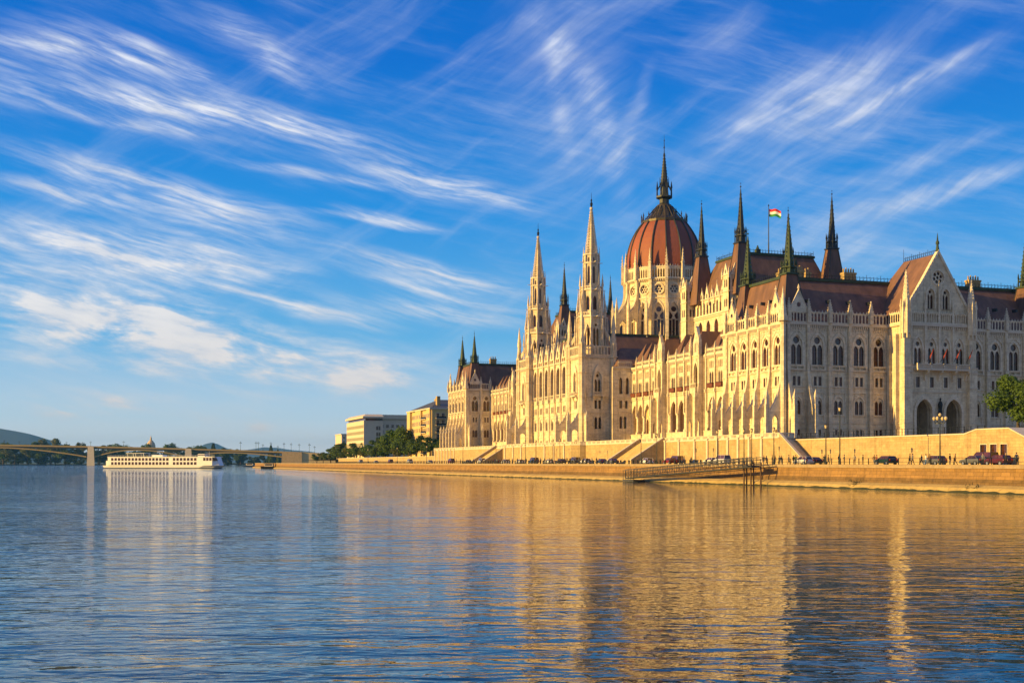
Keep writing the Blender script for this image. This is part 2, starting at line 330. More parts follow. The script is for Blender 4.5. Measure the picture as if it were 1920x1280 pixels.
# lower quay road and land of the east bank
m=MB().use('asph'); L=dense(QL,20,-400,1560); n=len(m.v)
for x,y in L: m.v+=[(x+2.7,y,3.6),(260,y,3.6)]
for i in range(len(L)-1): a=n+2*i; m.f.append((a,a+1,a+3,a+2)); m.m.append(m.cur)
struct('quay_road',m.mesh('quay_road'))
sheet('east_bank',[(50,-4000),(9000,-4000),(9000,5200),(-200,5200),(120,2600),(110,1560),(200,1400),(200,0),(50,-20)],3.3,'grass')
# far end of the river: a low bank that closes the view
# painted edge lines
m=MB().use('cap')
for (a,b) in ((3.6,3.75),(9.9,10.05)):
    L=dense(QL,20,-400,700); n=len(m.v)
    for x,y in L: m.v+=[(x+a,y,3.606),(x+b,y,3.606)]
    for i in range(len(L)-1): q=n+2*i; m.f.append((q,q+1,q+3,q+2)); m.m.append(m.cur)
struct('road_markings',m.mesh('road_markings'))

# ---------------------------------------------------------------- terrace walls
TZ=9.35
def terrace_wall(label,pts,z0,z1,parapet=.95,pil=(),cap=True,th=.9):
    t=thing('retaining_wall',label,'wall',(pts[0][0],pts[0][1],z0))
    m=MB().use('terr'); c=MB().use('cap')
    for (x0,y0),(x1,y1) in zip(pts,pts[1:]):
        d=Vector((x1-x0,y1-y0,0)).normalized(); x0+=d.x*.005; y0+=d.y*.005; x1-=d.x*.005; y1-=d.y*.005; nn=Vector((-d.y,d.x,0))     # outward = left of travel when going north
        def q(x,y,o): return (x+nn.x*o,y+nn.y*o)
        def slab(mb,o0,o1,a,b):
            P=[q(x0,y0,o0),q(x1,y1,o0),q(x1,y1,o1),q(x0,y0,o1)]
            mb.hexa([(px,py,a) for px,py in P],[(px,py,b) for px,py in P])
        slab(m,-th,0,z0,z1)
        slab(m,0,.18,z0,z0+.7)
        if cap: slab(c,-th+.05,.16,z1,z1+.22)
        if parapet:
            L=math.hypot(x1-x0,y1-y0); n=max(1,int(L/.55)); 
            slab(c,-.34,0.0,z1+.22,z1+.36); slab(c,-.38,.06,z1+parapet,z1+parapet+.16)
            for i in range(n):
                a=(i+.5)/n; ax,ay=x0+(x1-x0)*a,y0+(y1-y0)*a; w=.17 if i%6 else .38
                P=[(ax-d.x*w+nn.x*-.30,ay-d.y*w+nn.y*-.30),(ax+d.x*w+nn.x*-.30,ay+d.y*w+nn.y*-.30),(ax+d.x*w+nn.x*-.04,ay+d.y*w+nn.y*-.04),(ax-d.x*w+nn.x*-.04,ay-d.y*w+nn.y*-.04)]
                c.hexa([(px,py,z1+.36) for px,py in P],[(px,py,z1+parapet) for px,py in P])
    link('wall',m.mesh('terrace_face'),t); link('parapet',c.mesh('terrace_parapet'),t)
    for (x,y) in pil:
        p=MB().use('cap'); p.bx(x-.3,x+.2,y-.36,y+.36,z0,z1+.1); p.bx(x-.4,x+.2,y-.42,y+.42,z1+.1,z1+.5); link('pilaster',p.mesh('pilaster'),t)
    return t
BS=[.1,5.1,9.8,14.3,18.9,23.7]
terrace_wall('pale stone retaining wall with pilasters under the nearest corner pavilion, facing the river',[(-1.6,-6.6),(-5,-6.6),(-5,46)],3.6,8.9,pil=[(-5,y) for y in BS]+[(-5,30),(-5,38),(-5,45.4)])
terrace_wall('plain stone retaining wall left of the wide stairs below the near arcade wing',[(-5,46),(-5,97)],3.6,8.9)
terrace_wall('stone bastion wall under the two river towers and the central loggia',[(-5,97),(-6.6,97.4),(-8.6,99.5),(-9,103),(-9,159),(-8.6,162.5),(-6.6,165),(-5,165)],3.6,8.9,pil=[(-9,103.5),(-9,112),(-9,120),(-9,142),(-9,150),(-9,158.5)])
terrace_wall('stone retaining wall left of the wide stairs below the far arcade wing',[(-5,165),(-5,234)],3.6,8.9)
terrace_wall('stone retaining wall with close pilasters under the far corner pavilion',[(-5,234),(-5,268),(8,268)],3.6,8.9,pil=[(-5,236+y) for y in BS]+[(-5,266)])
terrace_wall('low yellow stone wall running on towards the yellow apartment block',[(-3,268),(-3,330),(0,430),(6,560)],3.6,6.6,parapet=0)
tw=terrace_wall('tall yellow stone retaining wall right of the near stairs, below the shaded facade',[(-2,-160),(-2,-6.6)],3.6,8.45,parapet=0)
# iron railing on top of it
def railing(label,pts,z,h,step,name='railing'):
    t=thing(name,label,'railing',(pts[0][0],pts[0][1],z)); m=MB().use('iron'); 
    for (x0,y0),(x1,y1) in zip(pts,pts[1:]):
        L=math.hypot(x1-x0,y1-y0); n=max(1,round(L/step))
        for hh in (h,h*.5,.12): m.tube((x0,y0,z+hh),(x1,y1,z+hh),.035,n=4)
    link('rail',m.mesh('rail'),t); p=MB().use('iron')
    for (x0,y0),(x1,y1) in zip(pts,pts[1:]):
        L=math.hypot(x1-x0,y1-y0); n=max(1,round(L/step))
        for i in range(n+1): a=i/n; x,y=x0+(x1-x0)*a,y0+(y1-y0)*a; p.bx(x-.05,x+.05,y-.05,y+.05,z,z+h+.06)
    o=link('post',p.mesh('post'),t); o['kind']='stuff'
    return t
railing('thin dark iron railing on top of the tall yellow retaining wall',[(-1.7,-62),(-1.7,-8)],8.67,1.1,1.6)
# stairs
def stair(label,x0,x1,ya,za,yb,zb,n=24,flank='terr'):
    t=thing('stone_stairs',label,'stairs',((x0+x1)/2,yb,zb)); m=MB().use('cap')
    W=Fr(0,0,0,1,-1,0)
    for i in range(n):
        y0=ya+(yb-ya)*i/n; y1=ya+(yb-ya)*(i+1)/n; z=za+(zb-za)*(i+1)/n
        m.bx(x0+.45,x1,min(y0,y1),max(y0,y1),zb-.0,z+.02)
    link('steps',m.mesh('steps'),t)
    f=MB().use(flank); xo=x0
    P=[(ya,zb),(yb,zb),(yb,zb+.9),(ya,za+.95)]
    f.hexa([(xo,y,z) for y,z in P],[(xo+.45,y,z) for y,z in P]); link('flank_wall',f.mesh('flank'),t)
    c=MB().use('cap'); P=[(yb,zb+.9),(yb,zb+1.08),(ya,za+1.13),(ya,za+.95)]
    c.hexa([(xo-.08,y,z) for y,z in P],[(xo+.5,y,z) for y,z in P]); link('coping',c.mesh('stair_coping'),t)
    return t
stair('stone stairs descending right from the nearest corner before the tall yellow wall',-5,-2,-6.55,8.9,-15.2,3.62)
def wide_stair(label,y0,y1):
    t=thing('stone_stairs',label,'stairs',(-9,(y0+y1)/2,3.6)); m=MB().use('terr'); n=26; x0,x1,za,zb=-13.4,-5.19,3.6,8.9
    for i in range(n): a=i/n; m.bx(x0+(x1-x0)*a,x1,y0+.6,y1-.6,za+(zb-za)*a,za+(zb-za)*(i+1)/n)
    link('steps',m.mesh('wide_steps'),t)
    for y in (y0,y1-.6):
        f=MB().use('terr'); f.plate(south(y),[(x0-.4,za),(x1,za),(x1,zb+1.),(x0-.4,za+.9)],[],0,-.6); link('flank_wall',f.mesh('wide_flank'),t)
        c=MB().use('cap'); c.plate(south(y),[(x0-.5,za+.9),(x1,zb+1.),(x1,zb+1.25),(x0-.5,za+1.15)],[],.08,-.68); link('coping',c.mesh('wide_coping'),t)
wide_stair('wide stone stairs stepping down to the road below the near arcade wing',46,60.5)
wide_stair('wide stone stairs stepping down to the road below the far arcade wing',167,181.5)
# exit block with three openings at the right edge
t=thing('stair_house','low yellow stone stair block with three square openings at the right edge','stair house',(-5,-70,3.6))
W=west(-5.2); m=MB().use('terr')
hol=[rect(-66.6,-65.2,5.0,6.75),rect(-68.8,-67.4,5.0,6.75),rect(-71.0,-69.6,4.0,6.75)]
m.plate(W,[(-86,3.6),(-61.5,3.6),(-61.5,8.3),(-64.4,9.0),(-71.4,9.0),(-82,4.6),(-86,4.6)],hol,0,-.5); 
m.bx(-5.0,-2.1,-62,-61.5,3.6,8.3); m.bx(-3.1,-2.9,-84,-62,3.6,4.6); m.bx(-3.2,-3.0,-72,-62,3.6,8.4)
link('wall',m.mesh('stair_house_wall'),t)
m=MB().use('cap'); P=[(-61.4,8.3),(-64.3,9.0),(-71.4,9.0),(-82,4.6),(-82,4.8),(-71.3,9.2),(-64.3,9.2),(-61.4,8.5)]
m.ext(Fr(0,0,-1,0,0,1),P,5.3,2.2); link('coping',m.mesh('stair_house_coping'),t)
for q in hol:
    a=MB().use('cap'); a.plate(W,grow(q,((q[0][0]+q[2][0])/2,5.9),1.14),[q],.06,-.1); a.use('glass').plate(W,q,[],-.3,-.34); link('opening_frame',a.mesh('opening_frame'),t)
# paving of the upper level
sheet('terrace',[(-1.9,-160),(200,-160),(200,-.1),(-1.9,-.1)],8.5,'pave')
sheet('river_terrace',[(-4.9,-6.5),(12,-6.5),(12,97),(-4.9,97)],8.95,'pave')
sheet('river_terrace',[(-8.9,103),(-6.6,97.1),(14,97.1),(14,165),(-6.6,165),(-8.9,159)],8.95,'pave')
sheet('river_bank_terrace',[(-2.8,268),(200,268),(200,1100),(60,1100),(6,560),(0,430),(-2.8,330)],6.5,'grass')
sheet('river_terrace',[(-4.9,165),(12,165),(12,268),(-4.9,268)],8.95,'pave')
# ---------------------------------------------------------------- the parliament
P0=thing('parliament_building','huge pale gothic parliament building with red dome, white river towers and dark spires','parliament building',(35,131,8.9))
# ---- shared meshes, modelled facing -Y at the origin
def win_meshes(kind):
    s=MB(); g=MB()
    if kind=='traceried_window':
        s.use('carved').plate(ID,arch(0,24.2,2.7,28.3,30.5),[arch(-.68,24.25,1.2,27.5,28.6,3),arch(.68,24.25,1.2,27.5,28.6,3),circ(0,29.4,.74,10)],-.1,-.28,False)
        s.plate(ID,arch(0,24.1,3.6,28.3,31.1),[arch(0,24.1,2.7,28.3,30.5)],.16,-.02,False)
        s.plate(ID,rect(-1.75,1.75,23.2,24.15),[rect(-1.5,-.1,23.4,23.95),rect(.1,1.5,23.4,23.95)],.38,.2,False); s.box(ID,-1.85,1.85,24.15,24.32,0,.45)
        [s.box(ID,q-.12,q+.12,23.3,31.2,0,.2) for q in (-1.92,1.92)]; s.plate(ID,rect(-2.,2.,31.25,32.0),[circ(-1.6+.64*k,31.62,.24,8) for k in range(6)],.14,0,False); s.plate(ID,[(-1.9,30.0),(-1.9,31.2),(-.5,31.2)],[],.12,0); s.plate(ID,[(1.9,30.0),(.5,31.2),(1.9,31.2)],[],.12,0)
        g.use('glass').plate(ID,arch(0,24.2,2.7,28.3,30.5),[],-.38,-.42,False); g.use('wood')
        for u in (-.68,.68): g.box(ID,u-.04,u+.04,24.2,28.4,-.38,-.33)
        for v in (25.6,27.1): g.box(ID,-1.2,1.2,v,v+.08,-.38,-.33)
    if kind=='square_window':
        s.use('stone').plate(ID,rect(-1.25,1.25,19.75,22.15),[rect(-.93,-.2,20.,21.9),rect(.2,.93,20.,21.9)],.1,-.02,False)
        g.use('glass'); 
        for u in (-.565,.565): g.use('glass').box(ID,u-.365,u+.365,20,21.9,-.2,-.16); g.use('wood').box(ID,u-.03,u+.03,20,21.9,-.16,-.12); g.box(ID,u-.36,u+.36,21.1,21.18,-.16,-.12)
    if kind=='arched_window':
        s.use('carved').plate(ID,arch(0,14.,2.2,16.5,17.7),[arch(-.53,14.05,.94,16.2,17.0,3),arch(.53,14.05,.94,16.2,17.0,3)],-.1,-.28,False)
        s.plate(ID,arch(0,14.,2.9,16.5,18.15),[arch(0,14.,2.2,16.5,17.7)],.14,-.02,False); s.box(ID,-1.5,1.5,13.8,14.,0,.25); [s.box(ID,q-.1,q+.1,12.4,18.6,0,.15) for q in (-1.62,1.62)]; s.box(ID,-1.7,1.7,18.5,18.7,0,.2)
        g.use('glass').plate(ID,arch(0,14.,2.2,16.5,17.7),[],-.36,-.4,False); g.use('wood')
        for u in (-.55,.55): g.box(ID,u-.04,u+.04,14,16.6,-.36,-.32)
        g.box(ID,-1,1,15.4,15.48,-.36,-.32)
    if kind=='cellar_window':
        s.use('stone').plate(ID,rect(-1.15,1.15,9.6,11.1),[rect(-.85,-.2,9.7,10.9),rect(.2,.85,9.7,10.9)],.08,-.02,False)
        for u in (-.525,.525): g.use('glass').box(ID,u-.32,u+.32,9.7,10.9,-.2,-.16)
    return s.mesh(kind),g.mesh(kind+'_pane')
WM={k:win_meshes(k) for k in ('traceried_window','square_window','arched_window','cellar_window')}
HOLES={'traceried_window':lambda u:[arch(u,24.2,2.7,28.3,30.5)],'square_window':lambda u:[rect(u-.93,u-.2,20.,21.9),rect(u+.2,u+.93,20.,21.9)],
 'arched_window':lambda u:[arch(u,14.,2.2,16.5,17.7)],'cellar_window':lambda u:[rect(u-.85,u-.2,9.7,10.9),rect(u+.2,u+.85,9.7,10.9)]}
def put_win(kind,F,u,rz,parent=None,dz=0):
    a,b=WM[kind]; x,y,_=F(u,0,0); o=link(kind,a,parent or P0,(x,y,dz),rz)
    if not parent: link('pane',b,o,(x,y,dz))
    else: link('pane',b,parent,(x,y,dz),rz)
    return o
def pinnacle_mesh(name,h,r,mt='carved'):
    m=MB().use(mt); s=h*.42
    m.frust(0,0,0,r*1.41,s,r*1.35,4); m.frust(0,0,s*.5,r*1.75,s*.56,r*1.75,4)
    for i in range(4):
        a=PI/2*i; m.hexa([(r*math.cos(a-.75)*1.5,r*math.sin(a-.75)*1.5,s*.86),(r*math.cos(a+.75)*1.5,r*math.sin(a+.75)*1.5,s*.86),(r*.6*math.cos(a),r*.6*math.sin(a),s*.9)],[(r*1.3*math.cos(a),r*1.3*math.sin(a),s*1.22)]*3)
    m.frust(0,0,s,r*1.45,h*.94,r*.14,4)
    for k in (.25,.45,.65,.82):
        rr=r*1.45*(1-k)+.14*r; z=s+(h*.94-s)*k
        for i in range(4): a=PI/4+PI/2*i; x,y=rr*math.cos(a),rr*math.sin(a); m.frust(x,y,z-.07,.12*r/.4,z+.14,.05,4)
    m.frust(0,0,h*.92,r*.1,h*.95,r*.42,6); m.frust(0,0,h*.95,r*.42,h,.0,6)
    return m.mesh(name)
PIN=pinnacle_mesh('pinnacle',5.0,.42); PINL=pinnacle_mesh('large_pinnacle',9.,.7); PINS=pinnacle_mesh('small_pinnacle',3.,.26)
def attic(m,F,u0,u1,z,h=2.2,step=.74,d=.3,w=.34):
    L=u1-u0; n=max(1,int(L/step)); q=L/n; m.use('carved')
    m.plate(F,rect(u0,u1,z,z+h),[arch(u0+(i+.5)*q,z+.2,q*.72,z+h-.6,z+h-.25,2) for i in range(n)],d,d-.16)
    m.box(F,u0,u1,z+h-.16,z+h+.02,d-.3,d+.1)
    for i in range(n): x,y,_=F(u0+(i+.5)*q,0,d-.1); m.frust(x,y,z+h+.02,.14,z+h+.5,.0,4)
def corbels(m,F,u0,u1,z,step=.5,h=.55,d=.32):
    n=int((u1-u0)/step)
    for i in range(n): u=u0+(i+.5)*(u1-u0)/n; m.box(F,u-.11,u+.11,z-h,z,-.02,d)
def strings(m,F,u0,u1,zs,d=.16,t=.22):
    m.use('cap')
    for z in zs: m.box(F,u0,u1,z-t/2,z+t/2,-.02,d)
def fan(F,u,D=3.7,z0=9.,pt=17.2,top=32.8,th=.34,pin=True):   # buttress that swings out into an outer pier over a small passage
    m=MB().use('stone'); d0=.42
    pts=[(0,z0),(0,top),(d0,top),(d0,24.2),(d0+.12,22.4),(d0+.42,20.4),(d0+.9,18.4),(d0+1.5,16.7),(D-.7,15.0),(D-.45,14.7),(D-.45,15.9),(D+.45,15.9),(D+.45,z0)]
    h=[(1.15,z0+.05),(D-1.05,z0+.05),(D-1.05,z0+3.6),(D-1.2,z0+4.3),((D+.1)/2,z0+4.8),(1.3,z0+4.3),(1.15,z0+3.6)]
    m.ext(F,pts,u-th,u+th,[h]); 
    m.use('cap').box(F,u-th-.08,u+th+.08,11.6,11.85,D-.5,D+.55); m.box(F,u-th-.06,u+th+.06,23.05,23.25,0,d0+.08); m.box(F,u-th-.06,u+th+.06,15.8,16.0,D-.52,D+.52)
    for k in range(5): m.box(F,u-.16,u+.16,25+k*1.5,25.9+k*1.5,d0,d0+.12)
    x,y,_=F(u,0,D); m.use('carved'); m.frust(x,y,16.,.5,pt,.45,4); m.frust(x,y,pt,.6,pt+1.9,.03,4)
    return link('fan_buttress',m.mesh('fan_buttress'),P0)
def pilaster(F,u,z0,z1,w=.42,d=.55,niche=None):
    m=MB().use('stone'); m.box(F,u-w,u+w,z0,24.,0,d+.12); m.box(F,u-w+.04,u+w-.04,24.,z1,0,d-.08)
    m.use('cap').hexa([F(u-w,24,0),F(u+w,24,0),F(u+w,24,d+.12),F(u-w,24,d+.12)],[F(u-w,24.5,0),F(u+w,24.5,0),F(u+w,24.02,d+.12),F(u-w,24.02,d+.12)])
    for z in (12.3,19.8,23.1): m.box(F,u-w-.05,u+w+.05,z-.12,z+.12,0,d+.2)
    m.use('carved')
    for k in range(4): z=26+k*1.5; m.box(F,u-.2,u+.2,z,z+.9,d-.08,d+.08)
    x,y,_=F(u,0,d+.0); m.frust(x,y,24.2,.3,26.8,.24,4); m.frust(x,y,26.8,.38,28.2,.03,4)
    return link('buttress',m.mesh('buttress'),P0)
def put_pin(x,y,z,me=PIN,parent=None,name=None,rz=0): return link(name or 'pinnacle',me,parent or P0,(x,y,z),rz)
def gablet(F,u,w,z,h,d=.35):                          # small crowned gable over the attic
    m=MB().use('carved'); m.plate(F,[(u-w/2,z),(u+w/2,z),(u,z+h)],[circ(u,z+h*.33,w*.13,8)],d,d-.3)
    for s in (-1,1):
        for k in range(6): t=(k+.5)/6; x,y,_=F(u+s*w/2*(1-t),0,d-.15); m.frust(x,y,z+h*t,.17,z+h*t+.35,.04,4)
        m.hexa([F(u+s*w/2,z,d+.08),F(u+s*(w/2+.22),z,d+.08),F(u+s*(w/2+.22),z,d-.35),F(u+s*w/2,z,d-.35)],[F(u,z+h,d+.08),F(u,z+h+.3,d+.08),F(u,z+h+.3,d-.35),F(u,z+h,d-.35)])
    x,y,_=F(u,0,d-.15); m.frust(x,y,z+h,.14,z+h+.9,.12,6); m.frust(x,y,z+h+.5,.3,z+h+1.4,.02,6)
    return link('gable',m.mesh('gable'),P0)
def cresting(m,pts,z,h=1.,step=.9):
    m.use('iron')
    for (x0,y0),(x1,y1) in zip(pts,pts[1:]):
        L=math.hypot(x1-x0,y1-y0); n=max(1,round(L/step)); m.tube((x0,y0,z+h*.75),(x1,y1,z+h*.75),.05,n=4); m.tube((x0,y0,z+.1),(x1,y1,z+.1),.05,n=4)
        for i in range(n+1):
            a=i/n; x,y=x0+(x1-x0)*a,y0+(y1-y0)*a; m.tube((x,y,z),(x,y,z+h*(1 if i%4 else 1.35)),.045,n=4)
            if i<n: b=(i+.5)/n; m.tube((x,y,z+.1),(x0+(x1-x0)*b,y0+(y1-y0)*b,z+h*.75),.03,n=3)
def chimney(x,y,z,w,l,h,pots=4):
    m=MB().use('brick'); m.bx(x-w/2,x+w/2,y-l/2,y+l/2,z,z+h); m.bx(x-w/2-.12,x+w/2+.12,y-l/2-.12,y+l/2+.12,z+h*.78,z+h)
    m.bx(x-w/2-.08,x+w/2+.08,y-l/2-.08,y+l/2+.08,z,z+.4)
    o=link('chimney',m.mesh('chimney'),P0)
    p=MB().use('brick')
    for i in range(pots): px=x-w/2+.25+(w-.5)*i/max(1,pots-1); p.frust(px,y,z+h,.2,z+h+.9+.2*(i%2),.15,6)
    link('chimney_pot',p.mesh('chimney_pot'),o)
def roof_spire(x,y,z0,r0,z1,r1,z2,mt='lead',low='roof',edge='lead',lan=3.2):
    m=MB().use(low); m.frust(x,y,z0,r0*1.414,z1,r1*1.414,4)
    o=link('roof_turret',m.mesh('roof_turret'),P0)
    e=MB().use(edge)
    for i in range(4):
        a=PI/4+PI/2*i; c,s=math.cos(a)*1.414,math.sin(a)*1.414; e.tube((x+r0*c,y+r0*s,z0),(x+r1*c,y+r1*s,z1),.13,n=4)
    link('hip_ridge',e.mesh('hip_ridge'),o)
    l=MB().use(mt); b=z1; k=r1
    l.bx(x-k*1.25,x+k*1.25,y-k*1.25,y+k*1.25,b,b+.35); l.frust(x,y,b+.35,k*1.1,b+lan*.8,k*.8,8)
    for i in range(8):
        a=PI/8+PI/4*i; rr=k*1.28; px,py=x+rr*math.cos(a),y+rr*math.sin(a)
        l.frust(px,py,b+.3,.13,b+lan*.75,.1,4); l.frust(px,py,b+lan*.75,.2,b+lan*1.15,.02,4)
        l.tube((px,py,b+lan*.62),(x+k*.6*math.cos(a),y+k*.6*math.sin(a),b+lan*.85),.07,n=3)
    l.frust(x,y,b+lan*.5,k*1.38,b+lan*.56,k*1.38,8); link('lantern',l.mesh('turret_lantern'),o)
    s=MB().use(mt); zt=z2-(z2-b)*.1; s.frust(x,y,b+lan*.8,k*.85,zt,.1,8)
    for q in range(9):
        t=(q+.6)/10; z=b+lan*.8+(zt-b-lan*.8)*t; rr=k*.85*(1-t)+.1
        for i in range(4): a=PI/8+PI/2*i; s.frust(x+rr*math.cos(a),y+rr*math.sin(a),z,.15,z+.28,.04,4)
    s.tube((x,y,zt-.2),(x,y,z2),.06,.02,5); s.frust(x,y,zt+.3,.05,zt+.55,.24,6); s.frust(x,y,zt+.55,.24,zt+.8,.05,6); s.frust(x,y,zt+1.3,.14,zt+1.6,.02,6)
    link('spire',s.mesh('turret_spire'),o); return o
def mansard(x0,x1,y0,y1,z0,X0,X1,Y0,Y1,z1,crest=True,eyes=()):
    m=MB().use('roof'); 
    n=5; pr=[(i/n,(i/n)**.92) for i in range(n+1)]
    for (a,b),(c,d) in zip(pr,pr[1:]):
        L=lambda t,zz:[(x0+(X0-x0)*t,y0+(Y0-y0)*t,z0+(z1-z0)*zz),(x1+(X1-x1)*t,y0+(Y0-y0)*t,z0+(z1-z0)*zz),(x1+(X1-x1)*t,y1+(Y1-y1)*t,z0+(z1-z0)*zz),(x0+(X0-x0)*t,y1+(Y1-y1)*t,z0+(z1-z0)*zz)]
        m.hexa(L(a,b),L(c,d))
    o=link('roof',m.mesh('roof'),P0)
    m=MB().use('cop'); m.bx(X0-.3,X1+.3,Y0-.3,Y1+.3,z1-.05,z1+.55); link('roof_curb',m.mesh('roof_curb'),o)
    if crest: m=MB(); cresting(m,[(X0,Y0),(X1,Y0),(X1,Y1),(X0,Y1),(X0,Y0)],z1+.55); link('cresting',m.mesh('cresting'),o)
    for (F,u,z,d) in eyes:
        m=MB().use('lead'); m.ext(F,[(d-1.,z-.3),(d+.25,z-.3),(d+.25,z+.2),(d-1.2,z+.45)],u-.18,u+.18); m.plate(F,[(u-.3,z-.1),(u+.3,z-.1),(u,z+.4)],[],d+.3,d-.6); link('roof_vent',m.mesh('roof_vent'),o)
    return o

# ---- end pavilions
def pavilion_west(yo,mir=False):
    W=west(0); f=(lambda y:262-y) if mir else (lambda y:y); R9=R(-90)
    m=MB().use('stone'); ys=[2.35,7,11.6,16.4,21.1]; H=[]
    for y in ys:
        for k in ('traceried_window','square_window','cellar_window'): H+=HOLES[k](f(y))
        put_win('traceried_window',W,f(y),R9); put_win('square_window',W,f(y),R9); put_win('cellar_window',W,f(y),R9)
        H+=[arch(f(y),14.,2.2,16.5,17.7)]; put_win('arched_window',W,f(y),R9)
    a,b=(f(26),f(0)) if mir else (0,26)
    m.plate(W,rect(a,b,8.8,33),H,0,-.6); strings(m,W,a,b,(11.2,12.3,19.8,23.1)); m.use('cap').box(W,a-.35,b+.35,32.6,33.1,-.3,.45); corbels(m,W,a,b,32.6)
    link('wall',m.mesh('pavilion_river_wall'),P0)
    yb=[f(y) for y in (.35,5.1,9.8,14.3,18.9,23.7)]
    for y in yb: fan(W,y); put_pin(-.5,y,33.1)
    m=MB(); 
    e=sorted(yb+[f(25.8)])
    for y0,y1 in zip(e,e[1:]): attic(m,W,y0+.45,y1-.45,33.1)
    link('balustrade',m.mesh('balustrade'),P0)
    gablet(W,f(2.7),3.9,35.3,4.2); gablet(W,f(21.3),3.9,35.3,4.2)
    roof_spire(4.3,f(5),35.5,2.5,43.6,1.25,56.2,'cop',lan=3.); roof_spire(4.3,f(22.3),35.5,2.5,43.6,1.25,56.2,'cop',lan=3.)
pavilion_west(0); pavilion_west(0,True)
for y in ((-1.3,1),(24.3,-1)): pass
# corner turret with its rain pipe at the nearest corner
m=MB().use('stone'); m.frust(-.25,-.25,8.9,.6,33.2,.55,8); m.use('carved').frust(-.35,-.35,33.2,1.0,34.2,1.0,8); m.frust(-.35,-.35,34.2,.8,40.3,.05,8); link('corner_turret',m.mesh('corner_turret'),P0)
m=MB().use('stone'); m.frust(-.25,235.75,8.9,.6,33.2,.55,8); m.use('carved').frust(-.35,235.65,33.2,1.0,34.2,1.0,8); m.frust(-.35,235.65,34.2,.8,40.3,.05,8); link('corner_turret',m.mesh('corner_turret'),P0)
# south face
S=south(0); GX0,GX1,GC=25.3,43.1,34.3
xs=[3.0,8.0,13.05,18.1,23.0]; xs2=[48.,53.,58.05,63.05,67.6]
m=MB().use('stone')
for a,b,L in ((0,GX0,xs),(GX1,70,xs2)):
    H=[]
    for x in L:
        for k in WM: H+=HOLES[k](x); put_win(k,S,x,0)
    m=MB(); m.use('stone').plate(S,rect(a,b,8.4,33),H,0,-.6); strings(m,S,a,b,(11.2,12.3,19.8,23.1)); m.use('cap').box(S,a,b,32.6,33.1,-.3,.45); corbels(m,S,a,b,32.6); link('wall',m.mesh('south_wall'),P0)
fan(S,1.0,2.7); fan(S,5.7,3.0)
for x in (10.8,15.7,20.8,45.4,50.8,55.8,60.7,65.6): pilaster(S,x,8.4,33)
for x in (1.0,5.7,10.8,15.7,20.8,45.4,50.8,55.8,60.7,65.6,69.6): put_pin(x,-.4,33.1)
for L in ([1.0,5.7,10.8,15.7,20.8,25.2],[43.2,45.4,50.8,55.8,60.7,65.6,69.6]):
    m=MB()
    for a,b in zip(L,L[1:]): attic(m,S,a+.45,b-.45,33.1)
    link('balustrade',m.mesh('balustrade'),P0)
gablet(S,3.4,4.2,35.3,4.3); gablet(S,67.2,4.2,35.3,4.3)
# hidden walls closing the pavilion
def mass(name,x0,x1,y0,y1,z0,z1,mt='stone'):
    m=MB().use(mt); m.bx(x0,x1,y0,y1,z0,z1); return link(name,m.mesh(name),P0)
mass('wall',.9,26,.9,26,8.4,33.0); mass('wall',42.5,69.9,.9,26,8.4,33.0); mass('wall',26,42.5,4,26,8.4,33.0); mass('wall',.9,69.9,236.9,262,8.4,33.0)
EY=[(south(0),u,38.,-2.6) for u in (7.5,12.5,17.5,22.5,49.5,55.5,61)]+[(west(0),u,38.3,-1.9) for u in (8.5,12,17)]
mansard(1.2,68.8,1.4,24.8,33.,4.0,66.,8.,20.4,43.2,eyes=EY)
mansard(1.2,68.8,237.4,260.8,33.,4.0,66.,241.6,254,43.2)
for x,y,w in ((9.5,10,2.4),(21.8,9.3,3.0),(48,9.5,2.6),(55,9.5,3.2),(7.5,14,1.0),(13,12,1.2)): chimney(x,y,43.7,w,1.3,1.9,5 if w>2 else 2)
for x,y,w in ((14,246,2.6),(27,246,2.8),(36,246,2.)): chimney(x,y,43.7,w,1.6,2.4,4)
roof_spire(65.7,5,35.5,2.5,43.6,1.25,56.2,'cop',lan=3.)
# gabled centre bay
G=south(-5.); m=MB().use('stone'); H=[]
gx=[29.05,32.55,36.05,39.55]
for x in gx: H+=[arch(x,24.6,2.1,28.1,30.3),rect(x-.5,x+.5,19.8,22.0)]
PT=[arch(30.6,8.6,4.0,14.6,17.4,6),arch(38.0,8.6,4.0,14.6,17.4,6)]; H+=PT
m.plate(G,rect(GX0+.9,GX1-.9,8.4,33.3),H,0,-.6); strings(m,G,GX0,GX1,(18.9,)); m.use('cap').box(G,GX0,GX1,32.7,33.3,-.3,.45); corbels(m,G,GX0,GX1,32.7)
m.use('stone')
GH=[circ(GC,43.1,1.45,14),arch(32.4,36.4,1.8,39.4,40.7),arch(36.2,36.4,1.8,39.4,40.7)]
m.plate(G,[(26.6,33.3),(42.0,33.3),(42.0,36.0),(GC,48.3),(26.6,36.0)],GH,-.2,-.8)
Wg=west(GX0); m.plate(Wg,rect(-5,0,8.4,33.3),[arch(-2.6,24.2,1.5,28.3,30.3),rect(-3,-2.2,20,22),arch(-2.6,9.,2.6,14.5,17.2)],0,-.6); strings(m,Wg,-5,0,(12.3,19.8,23.1)); m.use('cap').box(Wg,-5,0,32.7,33.3,-.3,.45)
m.use('stone').bx(GX1-.6,GX1,-5,0,8.4,33.3)
link('wall',m.mesh('gable_bay_wall'),P0)
for y0,y1,z0,z1 in ((-3.5,-1.7,24.2,30.4),(-3.1,-2.1,20,22),(-4.,-1.,8.8,17.4)): m=MB().use('glass'); m.bx(GX0+.7,GX0+.75,y0,y1,z0,z1); link('pane',m.mesh('side_pane'),P0)
